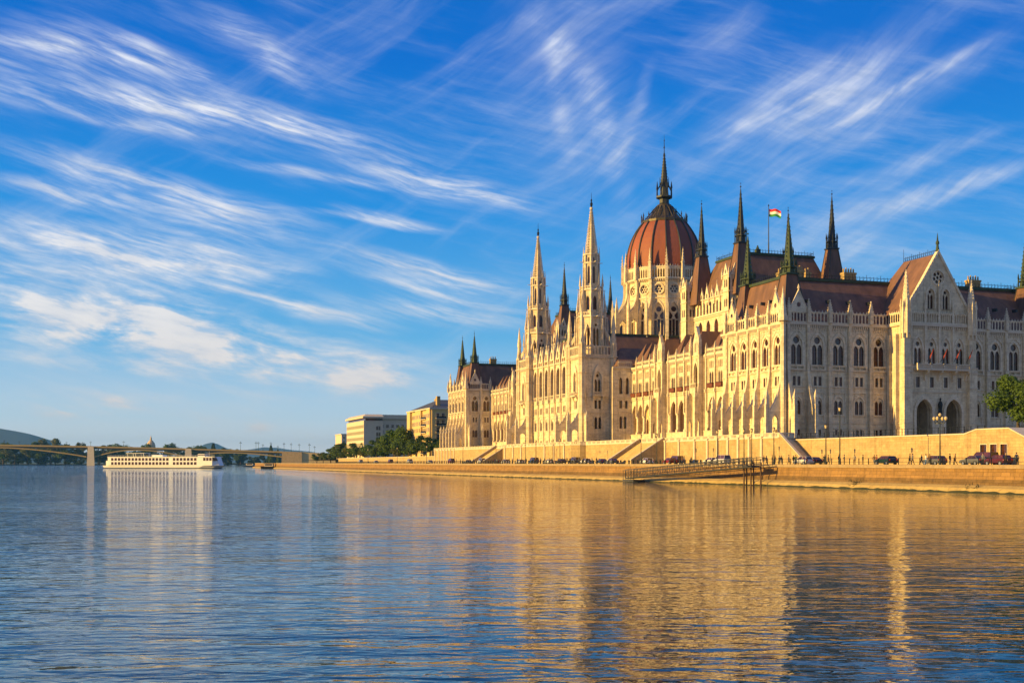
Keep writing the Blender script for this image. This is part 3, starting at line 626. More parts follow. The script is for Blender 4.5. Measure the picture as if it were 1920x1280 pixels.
for x in gx:
    a=MB().use('carved'); a.plate(G,arch(x,24.6,2.1,28.1,30.3),[arch(x-.5,24.65,.84,27.3,28.2,3),arch(x+.5,24.65,.84,27.3,28.2,3),circ(x,28.95,.48,8)],-.1,-.3,False)
    a.plate(G,arch(x,24.6,2.9,28.1,30.8),[arch(x,24.6,2.1,28.1,30.3)],.16,-.02,False); o=link('lancet_window',a.mesh('lancet_window'),P0)
    b=MB().use('glass'); b.plate(G,arch(x,24.6,2.1,28.1,30.3),[],-.38,-.42,False); b.use('wood').box(G,x-.9,x+.9,26.2,26.28,-.38,-.34); link('pane',b.mesh('pane'),o)
    a=MB().use('carved'); a.plate(G,rect(x-.75,x+.75,19.55,22.25),[rect(x-.5,x+.5,19.8,22.)],.1,-.02,False); o=link('small_window',a.mesh('small_window'),P0)
    b=MB().use('glass'); b.box(G,x-.5,x+.5,19.8,22,-.22,-.18); b.use('wood').box(G,x-.03,x+.03,19.8,22,-.18,-.14); link('pane',b.mesh('pane'),o)
for x in (32.4,36.2):
    a=MB().use('carved'); a.plate(G,arch(x,36.4,1.8,39.4,40.7),[arch(x-.43,36.5,.72,38.8,39.5,3),arch(x+.43,36.5,.72,38.8,39.5,3),circ(x,40.,.34,8)],-.4,-.6,False); a.plate(G,arch(x,36.4,2.5,39.4,41.3),[arch(x,36.4,1.8,39.4,40.7)],.0,-.22,False)
    o=link('lancet_window',a.mesh('gable_window'),P0); b=MB().use('glass'); b.plate(G,arch(x,36.4,1.8,39.4,40.7),[],-.75,-.79,False); link('pane',b.mesh('pane'),o)
def rose(F,u,v,r,d,n=6,glass='glass',parent=None):
    a=MB().use('carved'); hs=[circ(u+r*.62*math.cos(2*PI*i/n+.3),v+r*.62*math.sin(2*PI*i/n+.3),r*.27,8) for i in range(n)]+[circ(u,v,r*.24,8)]
    a.plate(F,circ(u,v,r,16),hs,d-.2,d-.4,False); a.plate(F,circ(u,v,r*1.22,16),[circ(u,v,r,16)],d+.12,d-.05,False)
    o=link('rose_window',a.mesh('rose_window'),parent or P0); b=MB().use(glass); b.plate(F,circ(u,v,r,16),[],d-.5,d-.54,False); link('pane',b.mesh('pane'),o if not parent else parent); return o
rose(G,GC,43.1,1.45,-.2)
# portals: deep porch with a back wall and doors
for x,q in ((30.6,PT[0]),(38.0,PT[1])):
    a=MB().use('carved'); a.plate(G,arch(x,8.5,5.2,14.6,18.3,6),[arch(x,8.5,4.0,14.6,17.4,6)],.25,-.02,False); a.use('stone')
    a.plate(G,rect(x-3,x+3,8.4,18.6),[q],-1.2,-1.5)
    a.bx(x-3.05,x-2.9,-3.4,3.,8.4,18.6); a.bx(x+2.9,x+3.05,-3.4,3.,8.4,18.6); a.bx(x-3,x+3,-3.5,3.,18.6,18.8)
    a.plate(south(2.6),rect(x-3,x+3,8.4,18.7),[arch(x+.3,13.6,1.7,15.7,16.6),rect(x-.6,x+1.2,8.5,12.2)],0,-.3); o=link('portal',a.mesh('portal'),P0)
    b=MB().use('glass'); b.box(south(2.6),x-.8,x+1.4,8.5,16.7,-.5,-.45); link('door',b.mesh('door'),o)
m=MB().use('iron'); m.frust(34.3,-5.55,13.2,.45,13.6,.5,8); m.lathe(34.3,-5.55,[(.35,13.6),(.45,14.4),(.38,15.3),(.5,16.3),(.28,16.9),(.12,17.0),(.2,17.3),(.16,17.6),(.02,17.7)],8); link('statue',m.mesh('statue'),P0)
# balcony on corbels
m=MB().use('cap'); m.box(G,28.0,41.4,23.35,23.7,0,1.5)
for i in range(44): u=28.15+i*.302; m.box(G,u-.07,u+.07,23.7,24.55,1.3,1.44)
for u in (28.1,31.4,34.7,38.,41.3): m.box(G,u-.2,u+.2,23.7,24.8,1.2,1.5)
m.box(G,28.,41.4,24.55,24.72,1.2,1.5); m.use('carved')
for x in (30.8,34.3,37.8,41.1): m.ext(G,[(0,21.3),(.25,21.3),(.5,22.4),(1.35,23.0),(1.35,23.35),(0,23.35)],x-.22,x+.22)
link('balcony',m.mesh('balcony'),P0)
m=MB(); L=[26.9,30.8,34.3,37.8,41.7]
for a,b in zip(L,L[1:]): attic(m,G,a+.25,b-.25,33.3,2.2,.5)
link('balustrade',m.mesh('balustrade'),P0)
for x in (30.8,34.3,37.8):
    m=MB().use('carved'); m.box(G,x-.22,x+.22,24.7,33.,0,.35); m.box(G,x-.2,x+.2,33.,36.5 if x!=34.3 else 41,0,.3); m.frust(x,-5.15,36.5 if x!=34.3 else 41.,.3,38.6 if x!=34.3 else 42.6,.02,4); link('buttress',m.mesh('bay_shaft'),P0)
for s in (-1,1):                                      # gable crockets and rakes
    m=MB().use('carved')
    for k in range(17): t=(k+.3)/17; x,y,z=GC+s*7.9*(1-t),-4.9,35.8+12.6*t; m.frust(x,y,z,.22,z+.6,.06,5)
    m.hexa([G(GC+s*7.75,35.8,.05),G(GC+s*8.3,35.8,.05),G(GC+s*8.3,35.8,-.85),G(GC+s*7.75,35.8,-.85)],[G(GC,48.2,.05),G(GC,49.,.05),G(GC,49.,-.85),G(GC,48.2,-.85)])
    link('crocketed_rake',m.mesh('crocketed_rake'),P0)
m=MB().use('cop'); m.frust(GC,-4.6,48.6,.45,50.3,.2,8); m.frust(GC,-4.6,50.2,.4,50.8,.35,8); m.frust(GC,-4.6,50.8,.22,52.6,.03,6); link('finial',m.mesh('finial'),P0)
for x,zt in ((26.0,44.4),(42.4,43.2)):                # octagonal bay turrets
    m=MB().use('stone')
    m.box(G,x-1.0,x+1.0,8.4,24.,-.4,1.0); m.box(G,x-.85,x+.85,24.,31.,-.4,.75); m.frust(x,-5.2,31.,1.15,35.6,1.05,8)
    for z in (12.3,19.8,23.1,24.): m.use('cap').box(G,x-1.1,x+1.1,z-.12,z+.12,-.4,1.1)
    m.use('carved')
    for i in range(8): a=PI/8+PI/4*i; px,py=x+1.1*math.cos(a),-5.2+1.1*math.sin(a); m.frust(px,py,30.,.2,36.6,.16,4); m.frust(px,py,36.6,.26,38.3,.02,4)
    m.frust(x,-5.2,35.6,.95,38.6,.7,8); m.frust(x,-5.2,38.6,.75,zt,.06,8)
    for k in range(7): t=(k+.4)/7.5; rr=.75*(1-t)+.06; z=38.6+(zt-38.6)*t; [m.frust(x+rr*math.cos(PI/2*i),-5.2+rr*math.sin(PI/2*i),z,.14,z+.35,.03,4) for i in range(4)]
    link('bay_turret',m.mesh('bay_turret'),P0)
m=MB().use('stone'); m.box(Wg,-3.9,-3.1,8.4,31,0,.9); m.box(Wg,-1.2,-.4,8.4,31,0,.5); link('buttress',m.mesh('side_buttress'),P0)
m=MB().use('roof'); A,B,C,D,E1,E2=(26.2,-3.9,35.5),(42.4,-3.9,35.5),(42.4,12,35.5),(26.2,12,35.5),(GC,-3.9,48.2),(GC,6.8,48.2)
for f in ((A,D,E2,E1),(B,E1,E2,C),(C,E2,D),(A,E1,B),(A,B,C,D)): m.face(f)
o=link('roof',m.mesh('gable_roof'),P0); m=MB(); cresting(m,[(GC,-4.2),(GC,6.8)],48.2,1.0,.7); m.use('iron').tube((GC,6.8,48.2),(GC,6.8,51),.06,.03,5); link('cresting',m.mesh('cresting'),o)
attm=MB(); attic(attm,Wg,-4.4,-.6,33.3); link('balustrade',attm.mesh('balustrade'),P0)

# ---- north pavilion wall seen beyond the far wing
N=south(236); m=MB().use('stone'); H=[]
for x in (3.4,8.2):
    for k in WM: H+=HOLES[k](x); put_win(k,N,x,0)
m.plate(N,rect(0,11,8.9,33),H,0,-.6); strings(m,N,0,11,(11.2,12.3,19.8,23.1)); m.use('cap').box(N,0,11,32.6,33.1,-.3,.45); corbels(m,N,0,10,32.6); link('wall',m.mesh('far_pavilion_south_wall'),P0)
m=MB(); attic(m,N,1.4,5.4,33.1); attic(m,N,6.2,9.8,33.1); link('balustrade',m.mesh('balustrade'),P0)
fan(N,.6,2.6); fan(N,5.8,2.8); put_pin(5.8,235.6,33.1); put_pin(9.7,235.6,33.1); gablet(N,3.4,4.2,35.3,4.3)

# ---- arcade wings
def arcade_win(F,u,rz):
    me=AW; x,y,_=F(u,0,0); o=link('triple_window',AW,P0,(x,y,0),rz); link('pane',AWP,o,(x,y,0)); link('planter_box',AWB,o,(x,y,0)); return o
m=MB().use('carved'); m.plate(ID,rect(-1.7,1.7,22.9,30.2),[arch(c,23.0,.82,26.0,26.8,3) for c in (-1.05,0,1.05)]+[arch(c,27.6,.5,29.1,29.5,2) for c in (-1.2,-.4,.4,1.2)],-.15,-.35,False); AW=m.mesh('triple_window')
m=MB().use('glass'); m.box(ID,-1.6,1.6,22.9,26.9,-.75,-.7); m.use('wood'); [m.box(ID,c-.05,c+.05,23,26.5,-.7,-.6) for c in (-1.05,0,1.05)]; m.box(ID,-1.6,1.6,24.9,25.05,-.7,-.6); m.use('carved').box(ID,-1.6,1.6,27.2,30.2,-.6,-.5); AWP=m.mesh('triple_window_pane')
m=MB().use('awn'); m.box(ID,-1.5,1.5,22.75,23.75,-.1,.7); m.use('iron').box(ID,-1.56,1.56,23.75,23.85,-.1,.78); AWB=m.mesh('window_box')
def roofcell():
    m=MB().use('roof'); h=2.3; A,B,C,D=(-h,0,0),(h,0,0),(h,12,0),(-h,12,0); E1,E2=(0,3.3,6.2),(0,12,6.2)   # local: outwards is -y
    for f in ((A,B,E1),(B,C,E2,E1),(A,E1,E2,D)): m.face(f)
    return m.mesh('bay_roof')
RC=roofcell()
def wing(mir):
    f=(lambda y:262-y) if mir else (lambda y:y); X=10.; W=west(X); R9=R(-90)
    bays=[96.9,93,88.4,83.8,71.8,67.2,62.6,50.3,45.7,41.1,36.5,31.9]; ris=[78.,56.6]
    m=MB(); w=MB().use('stone'); H=[]
    for y in bays:
        H+=[arch(f(y),12.0,3.8,17.0,20.4,5),rect(f(y)-1.7,f(y)+1.7,22.9,30.2)]; arcade_win(W,f(y),R9)
        link('roof',RC,P0,(X+.4,f(y),32.),R9)
        m.use('carved').plate(W,arch(f(y),12.,4.4,17.,20.95,5),[arch(f(y),12.,3.8,17.,20.4,5)],.12,-.02,False)
    a,b=sorted((f(26),f(98.95)))
    w.plate(W,rect(a,b,11.9,31.),H,0,-.6); w.box(W,a,b,8.8,11.9,-6,.35)
    strings(w,W,a,b,(21.8,22.3),.3,.18); w.use('cap').box(W,a,b,30.7,31.2,-.4,.4); corbels(w,W,a,b,30.7); w.use('cap').box(W,a,b,11.85,12.05,-1,.5)
    w.use('loggia').bx(X+4.2,X+4.5,a,b,11.9,21.); w.use('cap').bx(X+.5,X+4.3,a,b,20.8,21.0)
    link('wall',w.mesh('wing_wall'),P0); 
    for y in bays: g=MB(); g.use('glass').plate(west(X+4.2),arch(f(y),12.2,1.5,15.4,16.6,3),[],.06,.02,False); g.use('carved').plate(west(X+4.2),arch(f(y),12.1,2.1,15.4,17.1,3),[arch(f(y),12.2,1.5,15.4,16.6,3)],.16,.0,False); link('arcade_door',g.mesh('arcade_door'),P0)
    piers=[95.0,90.7,86.1,81.6,74.3,69.5,64.9,60.3,52.7,48,43.4,38.8,34.2,29.6]
    for i,y in enumerate(piers):
        c=MB().use('carved'); x,yy,_=W(f(y),0,.15)
        for o in (-.38,.38): c.frust(x+.2,yy+o*.6,12.6,.26,16.6,.24,8)
        c.bx(x-.2,x+.5,yy-.5,yy+.5,12.0,12.7); c.bx(x-.15,x+.5,yy-.5,yy+.5,16.6,17.05)
        c.box(W,f(y)-.2,f(y)+.2,17.,32.4,0,.5); c.box(W,f(y)-.28,f(y)+.28,21.6,22.4,0,.7); c.box(W,f(y)-.28,f(y)+.28,30.6,31.3,0,.65)
        link('arcade_pier',c.mesh('arcade_pier'),P0); put_pin(x-.1,yy,31.2,PINS,rz=0,name='small_pinnacle')
        pass
    L=sorted([f(y) for y in piers]+[f(80.9),f(75.1),f(59.5),f(53.7),f(27)])
    for y0,y1 in zip(L,L[1:]):
        mid=(y0+y1)/2
        if y1-y0>1.2 and all(abs(mid-f(r))>2.4 for r in ris): c=MB(); attic(c,W,y0+.25,y1-.25,31.2,1.2,.6,.25); link('balustrade',c.mesh('wing_balustrade'),P0)
    for y in ris:
        Fy=f(y); V=west(X-1.1); c=MB().use('stone')
        c.plate(V,rect(Fy-2.5,Fy+2.5,8.8,31.2),[arch(Fy,10,2.6,17.,19.9,5),arch(Fy,23.2,2.2,27.,29.4,5)],0,-.5)
        c.box(V,Fy-2.5,Fy-2.1,8.8,31.2,-1.6,-.4); c.box(V,Fy+2.1,Fy+2.5,8.8,31.2,-1.6,-.4); c.box(V,Fy-2.5,Fy+2.5,31.,31.3,-1.8,.2)
        c.box(V,Fy-1.4,Fy+1.4,23.,29.6,-1.4,-1.2); c.box(V,Fy-1.6,Fy+1.6,21.6,23.,-.1,1.0); c.ext(V,[(0,19.8),(.9,21.6),(0,21.6)],Fy-1.,Fy+1.)
        c.use('carved').plate(V,arch(Fy,23.2,2.9,27.,30.6,5),[arch(Fy,23.2,2.2,27.,29.4,5)],.2,-.02,False)
        c.box(V,Fy-1.,Fy-.8,24.1,24.3,.0,1.); c.box(V,Fy-1.6,Fy+1.6,23.9,24.05,.7,1.); [c.box(V,Fy-1.5+i*.37,Fy-1.42+i*.37,23,23.95,.8,.9) for i in range(9)]
        c.plate(V,[(Fy-1.6,31.2),(Fy+1.6,31.2),(Fy+1.6,34.6),(Fy,38.6),(Fy-1.6,34.6)],[arch(Fy-.55,32,.6,34,34.6,2),arch(Fy+.55,32,.6,34,34.6,2)],0,-.8)
        c.frust(X-1.2,Fy,38.4,.2,39.6,.05,6); link('projecting_bay',c.mesh('projecting_bay'),P0)
        for s in (-1,1):
            u=Fy+s*2.3; q=MB().use('stone'); q.ext(V,[(0,8.8),(0,31.3),(.5,31.3),(.6,24.),(.9,21.),(1.2,19.),(1.2,20.5),(1.7,20.5),(1.7,8.8)],u-.26,u+.26,[[(.3,9.2),(1.05,9.2),(1.05,14),(.7,15.2),(.3,14)]])
            x,yy,_=V(u,0,1.4); q.use('carved').frust(x,yy,20.5,.4,23.4,.03,4); link('fan_buttress',q.mesh('bay_buttress'),P0); put_pin(X-1.4,u,31.3,PIN)
    return
wing(False); wing(True)
mass('wall',14.6,60,26,98,8.4,31.8); mass('wall',14.6,60,164,236,8.4,31.8)
for a in ((26.3,98.9),(163.1,235.7)):
    m=MB().use('lead'); m.bx(10.6,60,*a,31.3,31.9); m.bx(20,60,*a,31.9,35.5); link('roof',m.mesh('wing_flat_roof'),P0)

# ---- centre block between the towers
XC=-2.5; W=west(XC); ys=[131+5.2*k for k in range(-3,4)]; R9=R(-90); m=MB().use('stone'); H=[]
for y in ys:
    H+=[arch(y,23.8,3.3,30.6,33.2,5),*HOLES['arched_window'](y),*HOLES['cellar_window'](y),rect(y-.93,y-.2,19.3,21.2),rect(y+.2,y+.93,19.3,21.2)]
    put_win('arched_window',W,y,R9); put_win('cellar_window',W,y,R9); put_win('square_window',W,y,R9,dz=-.7)
    m.use('carved').plate(W,arch(y,23.8,4.2,30.6,34.2,5),[arch(y,23.8,3.3,30.6,33.2,5)],.14,-.02,False)
    g=MB().use('carved'); g.plate(W,[(y-1.9,34.3),(y+1.9,34.3),(y+1.9,35.8),(y,40.0),(y-1.9,35.8)],[arch(y,36.,1.1,37.4,38.2,3),rect(y-1.3,y-.15,34.6,35.6),rect(y+.15,y+1.3,34.6,35.6)],.3,-.1); g.use('loggia').box(W,y-1.9,y+1.9,34.3,37.2,-.35,-.3)
    g.use('carved').frust(XC-.1,y,39.8,.14,41.0,.05,6); g.frust(XC-.1,y,40.3,.3,40.9,.05,6)
    for s in (-1,1):
        for k in range(5): t=(k+.5)/5; g.frust(XC-.1,y+s*1.9*(1-t),35.8+4.2*t,.17,36.2+4.2*t,.04,4)
    link('gable',g.mesh('loggia_gable'),P0)
m.use('stone').plate(W,rect(112.6,149.4,8.8,34.3),H,0,-.5); strings(m,W,112.6,149.4,(11.9,18.6,22.6,23.5)); m.use('cap').box(W,112.6,149.4,34.1,34.5,-.4,.35)
m.use('loggia').bx(XC+5,XC+5.4,112.6,149.4,23,34.3); m.use('cap').bx(XC+.5,XC+5,112.6,149.4,23.2,23.6); m.bx(XC+.5,XC+5,112.6,149.4,34.0,34.2)
for i in range(70): y=113+i*.52; m.box(W,y-.08,y+.08,23.7,24.6,-.1,.1)
m.box(W,112.8,149.2,24.6,24.8,-.15,.2); link('wall',m.mesh('centre_river_wall'),P0)
g=MB()
for y in ys: g.use('glass').plate(west(XC+5),arch(y,23.8,1.7,28.,29.6,3),[],.06,.02,False); g.use('carved').plate(west(XC+5),arch(y,23.7,2.4,28.,30.2,3),[arch(y,23.8,1.7,28,29.6,3)],.2,0,False)
link('loggia_doors',g.mesh('loggia_doors'),P0)
for k in range(8):
    y=131+5.2*(k-3.5); c=MB().use('carved'); c.box(W,y-.3,y+.3,23.,36.,0,.6); c.box(W,y-.24,y+.24,9,23,0,.4); c.box(W,y-.4,y+.4,22.4,23.6,0,.8)
    link('loggia_pier',c.mesh('loggia_pier'),P0); put_pin(XC-.3,y,35.6)
mass('wall',6,60,99.8,164.2,8.8,31.3); mass('wall',3.5,60,112.6,149.4,8.8,33.8)
m=MB().use('stone'); m.plate(south(99.),rect(4,11,8.8,31.4),[arch(6.6,23.7,1.0,27.6,28.5),arch(8.6,23.7,1.0,27.6,28.5),rect(6.1,7.,19.6,21.8),rect(7.8,8.7,19.6,21.8),arch(6.6,13.8,.9,16.6,17.4),arch(7.9,13.8,.9,16.6,17.4)],0,-.5)
strings(m,south(99.),4,11,(12.3,18.6,22.6)); m.use('cap').box(south(99.),4,11,31.,31.5,-.2,.35); m.use('glass').box(south(99.),4.2,10.8,9,31,-.6,-.55)
attic(m,south(99.),5.6,10.,31.5,1.4,.6); link('wall',m.mesh('recess_wall'),P0)
mansard(-1.5,50,113.5,148.5,34.4,5.5,48,119,143,42.8,crest=False)
m=MB().use('roof'); 
def hip(m,x0,x1,y0,y1,z0,rx0,rx1,ry,z1):
    A,B,C,D,E,G2=(x0,y0,z0),(x1,y0,z0),(x1,y1,z0),(x0,y1,z0),(rx0,ry,z1),(rx1,ry,z1)
    for f in ((A,B,G2,E),(B,C,G2),(C,D,E,G2),(D,A,E),(A,B,C,D)): m.face(f)
hip(m,5.2,50,98.8,113,31.7,9.5,46,106,37.6); link('roof',m.mesh('transept_roof'),P0); m=MB().use('roof'); hip(m,5.2,50,149,163.2,31.7,9.5,46,156,37.6); link('roof',m.mesh('transept_roof'),P0)

# ---- prism drums with windows in every side
def drum(ms,mg,x,y,n,ri,z0,z1,hf,th=.45,skip=None,a0=0.):
    hw=ri*math.tan(PI/n)
    for i in range(n):
        a=a0+2*PI*i/n; Fi=Fr(x+ri*math.cos(a),y+ri*math.sin(a),-math.sin(a),math.cos(a),math.cos(a),math.sin(a)); hs=hf(0)
        ms.plate(Fi,rect(-hw,hw,z0,z1),hs,0,-th,False)
        for q in hs: mg.plate(Fi,q,[],-th+.02,-th-.02,False)
# ---- river towers
def tower(x,y):
    h=4.9; b=MB().use('stone'); g=MB().use('glass')
    Fs=south(y-h); Fw=west(x-h); B0=8.8
    def side(F,c):
        hs=[arch(c,24.0,2.2,28.3,30.4,5),rect(c-1.,c-.2,19.6,22.),rect(c+.2,c+1.,19.6,22.),arch(c-.62,13.8,.95,16.4,17.3,3),arch(c+.62,13.8,.95,16.4,17.3,3),rect(c-.9,c-.15,9.6,10.6),rect(c+.15,c+.9,9.6,10.6)]
        b.use('stone').plate(F,rect(c-h,c+h,B0,34.7),hs,0,-.5); g.box(F,c-1.3,c+1.3,9.2,31,-.75,-.7)
        strings(b,F,c-h,c+h,(12.3,18.5,23.1,34.5),.22); b.use('carved').plate(F,arch(c,23.8,3.2,28.3,32.4,5),[arch(c,24.,2.2,28.3,30.4,5)],.35,0,False)
        b.plate(F,arch(c,24.0,2.2,28.3,30.4,5),[arch(c-.52,24.1,.84,27.2,28.2,3),arch(c+.52,24.1,.84,27.2,28.2,3),circ(c,29.1,.48,8)],-.3,-.5,False)
        b.plate(F,arch(c,13.8,2.7,16.4,18.0,4),[arch(c-.62,13.8,.95,16.4,17.3,3),arch(c+.62,13.8,.95,16.4,17.3,3)],.12,-.02,False)
        b.box(F,c-1.9,c+1.9,23.2,23.5,0,1.1); [b.box(F,c-1.8+i*.3,c-1.72+i*.3,23.5,24.3,.95,1.05) for i in range(13)]; b.box(F,c-1.9,c+1.9,24.3,24.45,.9,1.1)
        for s in (-1.5,1.5): b.ext(F,[(0,21.6),(.8,23.2),(0,23.2)],c+s-.2,c+s+.2)
        corbels(b,F,c-h,c+h,34.5)
    side(Fs,x); side(Fw,y)
    b.use('stone').bx(x+h-.5,x+h,y-h+.5,y+h,B0,34.7); b.bx(x-h+.5,x+h-.5,y+h-.5,y+h,B0,34.7); b.use('cap').bx(x-h-.2,x+h+.2,y-h-.2,y+h+.2,34.7,35.05)
    o=link('tower',b.mesh('river_tower'),P0); link('pane',g.mesh('tower_pane'),o)
    for sx in (-1,1):
        for sy in (-1,1):                               # corner piers and the tall pinnacles on them
            cx,cy=x+sx*h,y+sy*h; c=MB().use('stone'); c.frust(cx,cy,B0,1.25,24.,1.1,8); c.frust(cx,cy,24.,1.0,38.,.85,8); c.use('carved')
            for z in (12.3,18.5,23.1,30,34.6): c.frust(cx,cy,z-.15,1.3,z+.15,1.3,8)
            for i in range(8): a=PI/8+PI/4*i; c.tube((cx+.95*math.cos(a),cy+.95*math.sin(a),24),(cx+.9*math.cos(a),cy+.9*math.sin(a),38.4),.12,n=4)
            c.frust(cx,cy,38.,1.0,38.6,1.0,8); c.frust(cx,cy,38.6,.62,42.5,.55,8)
            for i in range(4): a=PI/4+PI/2*i; c.frust(cx+.75*math.cos(a),cy+.75*math.sin(a),38.4,.2,40.8,.02,4)
            c.frust(cx,cy,42.5,.72,48.8,.04,8); link('corner_pier',c.mesh('corner_pier'),o)
            c=MB().use('carved'); a0=math.atan2(sy,sx); Fd=Fr(x,y,-math.sin(a0),math.cos(a0),math.cos(a0),math.sin(a0))
            c.ext(Fd,[(3.6,42.6),(3.6,44.2),(5.2,41.6),(6.6,39.2),(6.6,37.6),(5.2,40.0)],-.22,.22); link('flying_buttress',c.mesh('flying_buttress'),o)
    for F_,c_ in ((Fs,x),(Fw,y)):
        a=MB(); attic(a,F_,c_-h+1,c_+h-1,35.05,2.6,.95,.3); link('balustrade',a.mesh('tower_balustrade'),o)
    st=MB().use('stone'); gl=MB().use('glass')
    w2=lambda hw,z0,z1,z2:(lambda u:[arch(-hw*.55,z0,hw*.75,z1,z2,3),arch(hw*.55,z0,hw*.75,z1,z2,3)])
    drum(st,gl,x,y,8,3.5,35.,46.4,lambda u:[arch(-.5,37.8,.75,42.2,43.1,3),arch(.5,37.8,.75,42.2,43.1,3),circ(0,43.9,.42,8)])
    drum(st,gl,x,y,8,2.75,46.4,54.3,lambda u:[arch(0,48.4,1.15,51.3,52.5,3)])
    drum(st,gl,x,y,8,1.95,54.3,64.6,lambda u:[arch(0,56.2,.72,60.4,61.4,3),arch(0,62.4,.5,63.4,63.9,2)],.3)
    st.use('carved')
    for r0,zz in ((3.95,46.2),(3.15,54.1),(2.3,62.),(2.3,64.5)): st.frust(x,y,zz,r0*1.08,zz+.4,r0*1.08,8,PI/8)
    link('stage',st.mesh('tower_stage'),o); link('pane',gl.mesh('stage_pane'),o)
    c=MB().use('carved')
    for i in range(8):
        a=PI/8+PI/4*i
        for (r,z0,z1,zt,wd) in ((4.05,35.,47.8,51.6,.34),(4.75,35.,42.5,46.6,.22),(3.25,46.4,55.6,59.2,.27),(3.8,46.4,51.5,54.6,.17),(2.3,54.3,62.8,67.2,.2)):
            px,py=x+r*math.cos(a),y+r*math.sin(a); c.frust(px,py,z0,wd*1.35,z1,wd,4); c.frust(px,py,z1,wd*1.6,zt,.03,4)
    link('stage_pinnacles',c.mesh('stage_pinnacles'),o)
    for z,r in ((46.3,4.0),(54.2,3.1),(62.3,2.2)):
        for i in range(4): a=PI/2*i+.0; c=MB().use('carved'); c.tube((x+r*.8*math.cos(a),y+r*.8*math.sin(a),z),(x+(r+1.35)*math.cos(a),y+(r+1.35)*math.sin(a),z+.15),.16,.1,4); link('gargoyle',c.mesh('gargoyle'),o)
    for r,z0,z1 in ((3.75,46.6,47.7),(2.95,54.5,55.4)):
        c=MB().use('carved')
        for i in range(8):
            a=PI/4*i; px,py=x+r*math.cos(a),y+r*math.sin(a); 
            Fi=Fr(px,py,-math.sin(a),math.cos(a),math.cos(a),math.sin(a)); c.plate(Fi,rect(-1.2,1.2,z0,z1),[rect(-1.0+j*.52,-.62+j*.52,z0+.2,z1-.2) for j in range(4)],0,-.14)
        link('gallery',c.mesh('gallery'),o)
    s=MB().use('stone'); s.frust(x,y,64.8,1.6,78.2,.1,8); s.use('carved')
    for i in range(8): a=PI/8+PI/4*i; s.tube((x+1.85*math.cos(a),y+1.85*math.sin(a),64.8),(x+.16*math.cos(a),y+.16*math.sin(a),78.4),.11,.07,4)
    for q in range(18): t=q/18; z=64.8+13.6*t; rr=1.85*(1-t)+.16*t; s.frust(x,y,z,rr*1.04,z+.2,rr*1.02,8)
    for q in range(17):
        t=(q+.5)/17; z=64.8+13.6*t; rr=1.85*(1-t)+.16*t
        for i in range(8): a=PI/8+PI/4*i; s.frust(x+(rr+.05)*math.cos(a),y+(rr+.05)*math.sin(a),z-.12,.24,z+.26,.08,4)
    s.frust(x,y,78.2,.45,78.6,.45,6); link('spire',s.mesh('white_spire'),o)
    f=MB().use('iron'); f.lathe(x,y,[(.12,78.6),(.36,79.2),(.4,79.8),(.12,80.2),(.28,80.7),(.07,81.1),(.04,82.9)],6); link('finial',f.mesh('tower_finial'),o)
    # buttress fans towards the river
    for u in (y-h+.2,y+h-.2): fan(west(x-h),u,4.2,8.8,17.0,33.)
for s in (-1,1): tower(1.,131+s*23.3)
fan(south(107.7-23.3-4.9+18.4+.0),-3.6,2.6) if 0 else None
fan(south(102.8),-3.4,2.4,8.8,17.,30.); fan(south(102.8),5.2,2.4,8.8,17.,30.)

